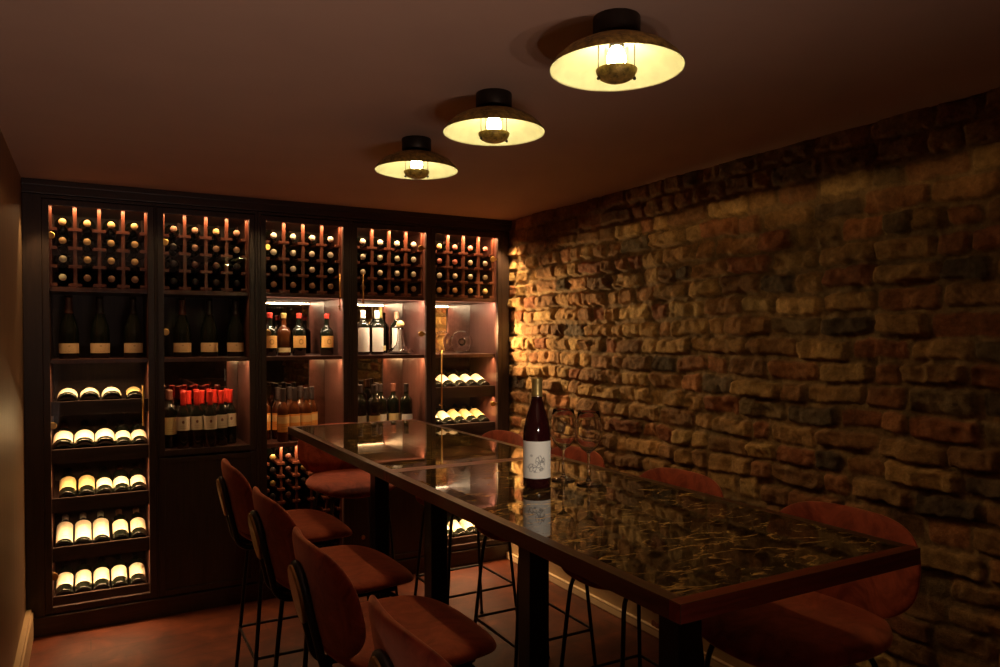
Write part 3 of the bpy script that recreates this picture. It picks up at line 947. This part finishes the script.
# red-capped crowd
front = [(0.444, 4.168), (0.511, 4.172), (0.574, 4.150), (0.634, 4.190), (0.687, 4.238)]
for n_, (x, y) in enumerate(front):
    bottle('slim', 'bottle', 'cap_red', ('label_crest', 0.095, 0.166, 1.35), (x - 0.012, y, ZC + E_), (0, 0, -0.12 + .05 * n_),
           'red-capped bottle with a crested cream label, %s in the front of the crowd' % ORD[n_], 'wine bottle', 'red-capped bottles')
back_ = [(0.470, 4.240, 'cap_red'), (0.537, 4.243, 'cap_red'), (0.604, 4.262, 'cap_red'), (0.672, 4.308, 'cap_red')]
for n_, (x, y, cp) in enumerate(back_):
    bottle('slim', 'bottle', cp, ('label_crest', 0.095, 0.166, 1.35), (x - 0.004, y, ZC + E_), (0, 0, 0),
           'red-capped bottle in the second line of the crowd, %s from left' % ORD[n_], 'wine bottle', 'red-capped bottles')
for n_, (x, y) in enumerate([(0.447, 4.320), (0.514, 4.322), (0.580, 4.335)]):
    bottle('slim', 'bottle', 'cap_red', ('label_crest', 0.095, 0.166, 1.35), (x, y, ZC + E_), (0, 0, 0),
           'red-capped bottle at the very back of the crowd by the mirror, %s from left' % ORD[n_], 'wine bottle', 'red-capped bottles')
for n_, (x, y) in enumerate([(0.374, 4.312), (0.374, 4.235)]):
    bottle('bordeaux', 'bottle', 'cap_brown', ('label_gold', 0.07, 0.16, 1.2), (x, y, ZC + E_), (0, 0, 0),
           'brown-capped bottle left of the red-capped crowd, %s' % ['against the mirror', 'nearer the glass'][n_], 'wine bottle', 'brown-capped bottles')
# middle cabinet, upper shelf
for n_, (x, y) in enumerate([(0.880, 4.190), (1.043, 4.200), (1.207, 4.215)]):
    bottle('squat', 'bottle', 'cap_wax', ('label_orange', 0.045, 0.112, 1.25), (x, y, ZS + E_), (0, 0, 0.1),
           'squat black bottle with red wax and an orange round-marked label, %s' % ['at the left post', 'in the middle', 'alone at the right'][n_], 'bottle', 'squat orange-labelled bottles')
bottle('squat', 'bottle_amber', 'cap_olive', ('label_gold', 0.020, 0.045, 1.1), (0.965, 4.225, ZS + E_), (0, 0, 0),
       'amber-brown squat bottle with a small low label between two orange-labelled ones', 'bottle')
# middle cabinet, lower shelf: amber bottles
spots = [(0.872, 4.30), (0.945, 4.165), (1.012, 4.185), (1.079, 4.192), (1.127, 4.248), (1.010, 4.29), (0.942, 4.285), (1.080, 4.325)]
where = ['set back at the left', 'front left', 'second in front', 'third in front', 'at the right end', 'middle of the second line', 'left in the second line', 'right in the second line']
for n_, (x, y) in enumerate(spots):
    bottle('slim', 'bottle_amber', D_, ('label_orange_band', 0.055, 0.150, 1.3), (x, y, ZC + E_), (0, 0, 0.08 * math.sin(n_ * 3)),
           'slim amber bottle with an orange label and black neck, %s' % where[n_], 'bottle', 'slim amber bottles in the middle cabinet')
# fourth cabinet, upper shelf
for n_, (x, y) in enumerate([(1.420, 4.200), (1.512, 4.215), (1.686, 4.345)]):
    bottle('short', 'bottle', 'cap_white' if n_ < 2 else 'cap_tan', ('label_white', 0.018, 0.160, 1.3), (x, y, ZS + E_), (0, 0, 0.15),
           'short dark bottle with a tall white label, %s' % ['white-capped, furthest left', 'white-capped, second from left', 'tan-capped, behind the decanter'][n_], 'bottle', 'white-labelled bottles')
bottle('slim', 'bottle', 'cap_olive', ('label_gold', 0.02, 0.05, 1.2), (1.603, 4.405, ZS + E_), (0, 0, 0),
       'thin dark bottle between the white labels, set back near the mirror', 'bottle')
# fourth cabinet, lower shelf
sp4 = [(1.392, 4.175, 'label_white', D_), (1.468, 4.150, 'label_gold', D_), (1.530, 4.210, 'label_white', D_), (1.618, 4.225, 'label_gold', N_), (1.672, 4.150, 'label_white', D_), (1.400, 4.27, 'label_white', D_), (1.545, 4.32, 'label_white', D_)]
w4 = ['furthest left in front', 'with ochre label, second', 'third from left', 'with ochre label, fourth', 'at the right end', 'behind the furthest left one', 'at the back near the mirror']
for n_, (x, y, l, cp) in enumerate(sp4):
    bottle('bordeaux', 'bottle', cp, (l, 0.050, 0.120, 1.25), (x, y, ZC + E_), (0, 0, 0.1),
           'dark bottle on the shelf behind the far table end, %s' % w4[n_], 'bottle', 'dark bottles behind the far table end')

# decanters
def decanter_round():
    prof = [(0.0, 0.004), (0.028, 0.0), (0.034, 0.003), (0.056, 0.020), (0.070, 0.045), (0.073, 0.068), (0.068, 0.094), (0.052, 0.118), (0.032, 0.132), (0.018, 0.142), (0.0155, 0.156), (0.019, 0.170), (0.024, 0.178)]
    inn = [(0.0225, 0.1775), (0.0173, 0.170), (0.0135, 0.156), (0.016, 0.1425), (0.030, 0.1300), (0.050, 0.1155), (0.0655, 0.093), (0.0705, 0.068), (0.0675, 0.046), (0.0540, 0.0225), (0.032, 0.0065), (0.0, 0.0075)]
    return MB().lathe(prof + inn, 40)
# lies on its side as a glowing ring of glass seen through the door
o = decanter_round().build('decanter', M['crystal'])
o.location = (2.150, 4.375, ZS + 0.0745); o.rotation_euler = (PI / 2, 0, -0.42)
tag(o, 'round clear glass decanter on its side in the rightmost cabinet', 'decanter')

root = empty('decanter', (1.655, 4.200, ZS + E_))
tag(root, 'wide-footed clear decanter with ball stopper beside the white-labelled bottles', 'decanter')
prof = [(0.0, 0.004), (0.040, 0.001), (0.072, 0.005), (0.080, 0.014), (0.074, 0.026), (0.045, 0.040), (0.026, 0.060), (0.019, 0.095), (0.0165, 0.140), (0.0175, 0.165)]
inn = [(0.0158, 0.1645), (0.0148, 0.140), (0.017, 0.095), (0.0235, 0.060), (0.043, 0.0375), (0.071, 0.024), (0.0765, 0.014), (0.070, 0.0085), (0.040, 0.006), (0.0, 0.008)]
MB().lathe(prof + inn, 40).build('bowl', M['crystal'], root)
MB().lathe([(0.0, 0.148)] + [(0.0245 * math.sin(t), 0.1815 - 0.0245 * math.cos(t)) for t in [0.55 + k * (PI - 0.55) / 12 for k in range(12)]] + [(0.0, 0.206)], 28).build('stopper', M['cork'], root)

# ------------------------------------------------------------------ bar tables
def make_table(y0, y1, label):
    x0, x1 = 0.838, 1.496
    cx, cy = (x0 + x1) / 2, (y0 + y1) / 2
    root = empty('bar_table', (cx, cy, 0))
    tag(root, label, 'table')
    hx, hy = (x1 - x0) / 2, (y1 - y0) / 2
    fr = MB(); w = 0.028; t = 0.034
    fr.box(-hx, -hx + w, -hy + w, hy - w, TABLE_Z - t, TABLE_Z, 0.0012).box(hx - w, hx, -hy + w, hy - w, TABLE_Z - t, TABLE_Z, 0.0012)
    fr.box(-hx, hx, -hy, -hy + w, TABLE_Z - t, TABLE_Z, 0.0012, mi=1).box(-hx, hx, hy - w, hy, TABLE_Z - t, TABLE_Z, 0.0012, mi=1)
    fr.build('wooden_edge', [M['table_wood'], M['table_wood_x']], root)
    tp = MB().box(-hx + w, hx - w, -hy + w, hy - w, TABLE_Z - t + 0.002, TABLE_Z - 0.0006)
    tp.build('marble_top', M['marble'], root)
    for py in (-hy + 0.36, hy - 0.36):
        MB().box(-0.028, 0.040, py - 0.034, py + 0.034, 0.0125, TABLE_Z - t - 0.006, 0.003).box(-0.16, 0.16, py - 0.05, py + 0.05, TABLE_Z - t - 0.006, TABLE_Z - t, 0.001).build('pedestal', M['black_metal'], root)
        MB().box(-0.12, 0.12, py - 0.12, py + 0.12, 0.0, 0.012, 0.003).build('base_plate', M['black_metal'], root)
    return root
make_table(0.897, 2.2495, 'near bar table with dark gold-veined marble top, carrying bottle and glasses')
make_table(2.2505, 3.600, 'far bar-height table with dark marble top, standing end-on to the wine cabinets')

# ------------------------------------------------------------------ stools
def superell(th, a, b, n):
    c, s = math.cos(th), math.sin(th)
    return a * math.copysign(abs(c) ** (2 / n), c), b * math.copysign(abs(s) ** (2 / n), s)

def seat_mesh():
    NT, NR = 64, 10
    v, f = [], []
    def pt(th, rr, top):
        x, y = superell(th, 0.215, 0.225, 2.9)
        taper = 1.0 - 0.10 * max(0, (-x) / 0.215) - 0.03 * max(0, x / 0.215)
        y *= taper
        x *= rr; y *= rr
        rear = max(0.0, (-x - 0.10) / 0.115)
        front = max(0.0, (x - 0.08) / 0.135)
        base = 0.030 * rear ** 1.6 - 0.024 * front ** 2.0 + 0.010 * (y / 0.22) ** 2
        edge = math.sqrt(max(0.0, 1 - rr ** 6))
        z = base + (0.029 * edge if top else -0.024 * edge)
        return (x, y, 0.667 + z)
    def ring(rr, top):
        i0 = len(v)
        for k in range(NT):
            v.append(pt(2 * PI * k / NT, rr, top))
        return i0
    rs = [0.12, 0.3, 0.5, 0.68, 0.82, 0.90, 0.95, 0.98, 0.995]
    tops = [ring(r, True) for r in rs]; rim = ring(1.0, True); bots = [ring(r, False) for r in reversed(rs)]
    seq = tops + [rim] + bots
    for a, b in zip(seq, seq[1:]):
        for k in range(NT):
            k2 = (k + 1) % NT
            f.append((a + k, b + k, b + k2, a + k2))
    f.append(tuple(tops[0] + k for k in range(NT))); f.append(tuple(reversed([bots[-1] + k for k in range(NT)])))
    return mesh_from('stool_seat', v, f, M['velvet'])

def back_mesh():
    NT = 64
    v, f = [], []
    def pt(th, rr, side):
        y, z = superell(th, 0.228, 0.140, 3.5 if math.sin(th) > 0 else 2.2)
        if z < 0:
            y *= 1 - 0.16 * (z / 0.140) ** 2
        else:
            y *= 1 - 0.05 * (z / 0.140) ** 2
        y *= rr; z *= rr
        x = -0.222 - 0.20 * z + 0.85 * y * y
        edge = math.sqrt(max(0.0, 1 - rr ** 6))
        x += 0.0165 * edge * side
        return (x, y, 0.810 + z)
    def ring(rr, side):
        i0 = len(v)
        for k in range(NT):
            v.append(pt(2 * PI * k / NT, rr, side))
        return i0
    rs = [0.15, 0.4, 0.62, 0.8, 0.90, 0.955, 0.985, 0.997]
    a_ = [ring(r, 1) for r in rs]; rim = ring(1.0, 1); b_ = [ring(r, -1) for r in reversed(rs)]
    seq = a_ + [rim] + b_
    for a, b in zip(seq, seq[1:]):
        for k in range(NT):
            k2 = (k + 1) % NT
            f.append((a + k, b + k, b + k2, a + k2))
    f.append(tuple(a_[0] + k for k in range(NT))); f.append(tuple(reversed([b_[-1] + k for k in range(NT)])))
    return mesh_from('stool_backrest', v, f, M['velvet'])

def make_stool():
    root = empty('bar_stool', (0, 0, 0))
    link('seat', seat_mesh(), root)
    link('backrest', back_mesh(), root)
    # hairpin bracket: under the seat, up behind the back, round the top
    yb = 0.043
    def side(s):
        return [(0.10, s * yb, 0.625), (-0.02, s * yb, 0.625), (-0.14, s * yb, 0.625), (-0.185, s * yb, 0.631), (-0.212, s * yb, 0.655), (-0.224, s * yb, 0.70), (-0.243, s * yb, 0.78), (-0.256, s * yb, 0.845)]
    left = smooth_path(side(-1), 5); right = list(reversed(smooth_path(side(1), 5)))
    up = Vector((-0.2, 0, 0.98)).normalized()
    c = Vector((-0.256, 0, 0.845))
    top = [c + Vector((0, -1, 0)) * yb * math.cos(t) + up * yb * math.sin(t) for t in [PI * k / 10 for k in range(1, 10)]]
    MB().tube(left + top + right, 0.0098, 12).build('back_bracket', M['black_metal'], root)
    # oval brass plate framed by the hairpin
    pl = MB()
    n = 32
    cpl = Vector((-0.2605, 0, 0.818)); ax = Vector((-0.2, 0, 0.98)).normalized(); nrm = Vector((-0.98, 0, -0.2)).normalized()
    rows = []
    for off, sc_ in ((-0.006, 0.98), (0.004, 1.0), (0.0075, 0.93)):
        rows.append([pl.bm.verts.new(cpl + nrm * off + Vector((0, 1, 0)) * 0.046 * sc_ * math.cos(2 * PI * k / n) + ax * 0.072 * sc_ * math.sin(2 * PI * k / n)) for k in range(n)])
    for a, b in zip(rows, rows[1:]):
        for k in range(n):
            pl.bm.faces.new((a[k], a[(k + 1) % n], b[(k + 1) % n], b[k]))
    pl.bm.faces.new(rows[0]); pl.bm.faces.new(rows[-1])
    pl.build('brass_plate', M['dull_brass'], root)
    # under-seat frame
    fr = MB()
    cs = [(0.13, 0.135), (-0.13, 0.135), (-0.13, -0.135), (0.13, -0.135)]
    fr.tube([(x, y, 0.631) for x, y in cs], 0.007, 8, closed=True)
    fr.box(-0.14, 0.14, -0.06, 0.06, 0.6315, 0.6440)
    fr.build('seat_frame', M['black_metal'], root)
    foot = []
    for sx in (1, -1):
        for sy in (1, -1):
            pts = smooth_path([(sx * 0.085, sy * 0.125, 0.619), (sx * 0.125, sy * 0.133, 0.613), (sx * 0.143, sy * 0.142, 0.579), (sx * 0.152, sy * 0.150, 0.50), (sx * 0.172, sy * 0.166, 0.26), (sx * 0.194, sy * 0.184, 0.008)], 5)
            lg = MB().tube(pts, 0.0075, 10).build('leg', M['black_metal'], root)
            MB().lathe([(0, 0), (0.010, 0), (0.0105, 0.003), (0.009, 0.010), (0, 0.010)], 14, sx * 0.194, sy * 0.184, 0).build('foot_cap', M['black_metal'], lg)
    a, b = 0.1765, 0.1705; rr = 0.02
    ring = []
    for (sx, sy, t0) in ((1, 1, 0), (-1, 1, PI / 2), (-1, -1, PI), (1, -1, 1.5 * PI)):
        for k in range(5):
            t = t0 + PI / 2 * k / 4
            ring.append((sx * (a - rr) + rr * math.cos(t), sy * (b - rr) + rr * math.sin(t), 0.255))
    MB().tube(ring, 0.0058, 8, closed=True).build('footrest', M['black_metal'], root)
    return root

proto = make_stool()
LX = 0.690
spots = [   # x, y, yaw, label
    (LX - 0.004, 1.158, 0.00, 'rust velvet bar stool cut by the bottom edge, nearest the camera on the left'),
    (LX - 0.006, 1.725, 0.0, 'rust velvet bar stool second from the camera on the left, black hairpin bracket showing'),
    (LX + 0.006, 2.290, 0.02, 'rust velvet bar stool third from the camera on the left, brass plate showing'),
    (LX + 0.004, 2.900, -0.01, 'rust velvet bar stool furthest left, fourth from the camera on the left'),
    (1.580, 1.285, PI, 'rust velvet bar stool at the near right table corner, by the brick wall'),
    (1.572, 1.915, PI - 0.01, 'rust velvet bar stool on the brick side, second from the camera'),
    (1.565, 2.530, PI, 'rust velvet bar stool on the brick side, its back seen behind the wine glasses'),
    (1.560, 3.135, PI + 0.02, 'rust velvet bar stool on the brick side, furthest back beside the far table'),
    (1.168, 3.650, -PI / 2, 'rust velvet bar stool at the far end of the tables, facing the camera'),
]
for k, (x, y, a, lab) in enumerate(spots):
    o = proto if k == 0 else copy_tree(proto)
    o.location = (x, y, 0); o.rotation_euler = (0, 0, a)
    tag(o, lab, 'stool', 'velvet bar stools around the tables')

# ------------------------------------------------------------------ bottle and glasses on the table
bottle('rhone', 'bottle_red', 'cap_olive', ('label_sprig', 0.030, 0.136, 1.35), (1.132, 1.806, TABLE_Z + 0.0008), (0, 0, -0.58),
       'dark red wine bottle with an off-white label and olive-gold capsule, standing on the near table', 'wine bottle')

def glass_mesh():
    o = [(0.0, 0.0015), (0.020, 0.0005), (0.0345, 0.0), (0.0365, 0.0012), (0.034, 0.0030), (0.020, 0.0055), (0.009, 0.0095), (0.0048, 0.018), (0.0036, 0.035), (0.0034, 0.060), (0.0038, 0.084), (0.0052, 0.092), (0.012, 0.0975), (0.022, 0.105), (0.032, 0.118), (0.0385, 0.134), (0.0410, 0.150), (0.0400, 0.170), (0.0360, 0.192), (0.0315, 0.2135), (0.0309, 0.2150)]
    i_ = [(0.0302, 0.2145), (0.0346, 0.192), (0.0386, 0.170), (0.0396, 0.150), (0.0371, 0.1345), (0.0308, 0.1195), (0.021, 0.1075), (0.011, 0.1005), (0.0, 0.0985)]
    return MB().lathe(o + i_, 48)
g = glass_mesh().build('wine_glass', M['crystal'], None, (1.284, 1.762, TABLE_Z + 0.0008))
tag(g, 'clear stemmed wine glass on the near table, the right one nearer the camera', 'wine glass', 'wine glasses beside the bottle')
g2 = g.copy(); col.objects.link(g2); g2.location = (1.256, 1.853, TABLE_Z + 0.0008)
tag(g2, 'clear stemmed wine glass on the near table, between the bottle and the other glass', 'wine glass', 'wine glasses beside the bottle')

# ------------------------------------------------------------------ ceiling lamps
def make_lamp():
    root = empty('ceiling_lamp', (0, 0, CEIL))
    MB().lathe([(0, 0), (0.0535, 0), (0.0545, -0.003), (0.0545, -0.040), (0.0525, -0.043), (0.026, -0.043), (0.017, -0.046), (0.017, -0.058), (0.0, -0.058)], 48).build('canopy', M['bronze'], root)
    outer = [(0.016, -0.0455), (0.052, -0.051), (0.090, -0.063), (0.123, -0.080), (0.144, -0.099), (0.1535, -0.114), (0.1545, -0.117)]
    inner = [(0.1535, -0.1175), (0.1515, -0.1135), (0.142, -0.099), (0.121, -0.0815), (0.089, -0.065), (0.052, -0.0535), (0.016, -0.048)]
    sh = MB(); sh.lathe(outer + inner[:1], 72, mi=0); 
    m_ = MB()
    # outside and inside share one shell: outer faces patinated brass, inner faces enamel
    full = outer + inner + [(0.016, -0.0455)]
    m_.lathe(full, 72)
    me = m_.mesh('shade', [M['shade_out'], M['shade_in']])
    sh.bm.free()
    nseg = len(full) - 1
    for p in me.polygons:
        c = p.center; r = math.hypot(c.x, c.y)
        # inner faces point down/inwards
        if p.normal.z < -0.05:
            p.material_index = 1
    link('shade', me, root)
    # socket, bulb, glass chimney
    MB().lathe([(0.0, -0.0585), (0.017, -0.0585), (0.0175, -0.066), (0.0, -0.066)], 24).build('socket', M['bronze'], root)
    b = [(0.0, -0.066), (0.012, -0.0665), (0.015, -0.072), (0.0205, -0.083), (0.0225, -0.094), (0.0195, -0.105), (0.011, -0.1125), (0.0, -0.114)]
    MB().lathe(b, 24).build('bulb', M['bulb'], root)
    MB().lathe([(0.0275, -0.062), (0.0275, -0.112), (0.0265, -0.112), (0.0265, -0.062), (0.0275, -0.062)], 32).build('glass_chimney', M['pane'], root)
    # small bowl reflector on two rods
    bo = [(0.0475, -0.119), (0.0465, -0.125), (0.040, -0.136), (0.028, -0.1425), (0.012, -0.1455), (0.0, -0.146)]
    bi = [(0.0, -0.144), (0.012, -0.1435), (0.0275, -0.1405), (0.0385, -0.1345), (0.0448, -0.125), (0.046, -0.119), (0.0475, -0.119)]
    bm_ = MB().lathe(bo, 40, mi=0).lathe(bi, 40, mi=1).mesh('bowl', [M['shade_out'], M['bowl_in']])
    link('bowl_reflector', bm_, root)
    for s in (1, -1):
        x, y = s * 0.0405, s * 0.010
        MB().tube([(x, y, -0.0605), (x, y, -0.134)], 0.0014, 8).lathe([(0, -0.142), (0.003, -0.141), (0.004, -0.138), (0.003, -0.135), (0, -0.134)], 12, x, y, 0).build('rod', M['bronze'], root)
    return root
lamp = make_lamp()
lamp_spots = [(1.069, 1.362, 'nearest and largest-looking brass dome ceiling lamp, gold patina showing on its shade'),
              (1.078, 1.966, 'middle one of the three lit dome ceiling lamps, between the near and far lamp'),
              (1.073, 2.556, 'furthest dome ceiling lamp, closest to the wine cabinets')]
LAMP_COL = (1.0, 0.62, 0.245)
BAND, GLOW = [58.0, 58.0, 46.0], [0.3, 2.2, 8.5]
for k, (x, y, lab) in enumerate(lamp_spots):
    o = lamp if k == 0 else copy_tree(lamp)
    o.location = (x, y, CEIL); o.rotation_euler = (0, 0, [-0.75, -0.35, -0.7][k])
    tag(o, lab, 'ceiling lamp', 'dome lamps over the tables')
    L = bpy.data.lights.new('lamp_light', 'SPOT')
    # light of the bulb that leaves between the rim of the bowl and the rim of the shade
    L.energy = BAND[k]; L.color = LAMP_COL; L.spot_size = math.radians(178); L.spot_blend = 0.08; L.shadow_soft_size = 0.018
    lo = bpy.data.objects.new('lamp_light', L); col.objects.link(lo)
    lo.location = (x, y, CEIL - 0.106)
    # what the enamel throws down past the bowl
    L = bpy.data.lights.new('lamp_glow', 'SPOT')
    L.energy = GLOW[k]; L.color = LAMP_COL; L.spot_size = math.radians(165); L.spot_blend = 0.6; L.shadow_soft_size = 0.004
    lo = bpy.data.objects.new('lamp_glow', L); col.objects.link(lo)
    lo.location = (x, y, CEIL - 0.156)

# added corner spots without fittings, standing in for cabinet light on the walls
def corner_spot(x, y, z, e, ang, rot=(0, 0, 0)):
    L = bpy.data.lights.new('corner_fill', 'SPOT')
    L.energy = e; L.color = (1.0, 0.66, 0.28); L.spot_size = math.radians(ang); L.spot_blend = 0.5; L.shadow_soft_size = 0.012
    o = bpy.data.objects.new('corner_fill', L); col.objects.link(o)
    o.location = (x, y, z); o.rotation_euler = rot
corner_spot(2.262, 3.985, 2.10, 30.0, 66)
corner_spot(-0.19, 3.97, 2.08, 8, 62)

# added unseen fill spots behind the camera, aimed up to brighten the ceiling
for px, py in ((0.05, -1.05), (0.45, -0.75), (0.85, -1.15), (0.25, -0.35)):
    L = bpy.data.lights.new('ceiling_fill', 'SPOT'); L.energy = 25.0; L.color = (1.0, 0.69, 0.55); L.shadow_soft_size = 0.0
    L.spot_size = math.radians(92); L.spot_blend = 1.0
    o = bpy.data.objects.new('ceiling_fill', L); col.objects.link(o)
    o.location = (px, py, 0.5); o.rotation_euler = Vector((-0.22, 0.62, 0.70)).to_track_quat('-Z', 'Y').to_euler()
L = bpy.data.lights.new('bottle_fill', 'SPOT'); L.energy = 190.0; L.color = (1.0, 0.82, 0.66); L.shadow_soft_size = 0.06  # added unseen narrow spot that brightens the table bottle and glasses
L.spot_size = math.radians(11); L.spot_blend = 1.0
o = bpy.data.objects.new('bottle_fill', L); col.objects.link(o)
o.location = (0.25, -1.15, 1.62); o.rotation_euler = (Vector((1.17, 1.80, 1.08)) - o.location).to_track_quat('-Z', 'Y').to_euler()
def spill(x, y, z, e, ang, d):  # added unseen spot standing in for strip light that leaves the cabinet
    L = bpy.data.lights.new('cabinet_spill', 'SPOT'); L.energy = e; L.color = (1.0, 0.64, 0.28)
    L.spot_size = math.radians(ang); L.spot_blend = 0.6; L.shadow_soft_size = 0.0
    o = bpy.data.objects.new('cabinet_spill', L); col.objects.link(o)
    o.location = (x, y, z); o.rotation_euler = Vector(d).to_track_quat('-Z', 'Y').to_euler()
spill(2.02, 4.19, 1.46, 55.0, 80, (0.6, -0.75, -0.05))
spill(0.10, 4.16, 1.02, 2.0, 80, (-0.6, -0.75, -0.1))

w = bpy.data.worlds.new('World'); sc.world = w; w.use_nodes = True
w.node_tree.nodes['Background'].inputs[0].default_value = (0.02, 0.013, 0.01, 1)
w.node_tree.nodes['Background'].inputs[1].default_value = 0.2

# ------------------------------------------------------------------ camera
cam = bpy.data.cameras.new('camera'); co_ = bpy.data.objects.new('camera', cam); col.objects.link(co_)
cam.sensor_width = 36; cam.lens = 737 / 1000 * 36; cam.shift_y = 0.0154; cam.clip_start = 0.02
co_.location = (0, 0, 1.42)
co_.rotation_euler = (math.radians(89.0), 0, -math.atan2(412, 737))
sc.camera = co_

vs = sc.view_settings
sc.display_settings.display_device = 'sRGB'
vs.view_transform = 'Standard'; vs.look = 'None'; vs.gamma = 1.0; vs.use_curve_mapping = False; vs.exposure = 0.08
cy = sc.cycles
cy.max_bounces = 10; cy.diffuse_bounces = 4; cy.glossy_bounces = 5; cy.transmission_bounces = 8; cy.transparent_max_bounces = 12
cy.caustics_reflective = False; cy.caustics_refractive = False
cy.use_denoising = True
cy.sample_clamp_indirect = 4.0
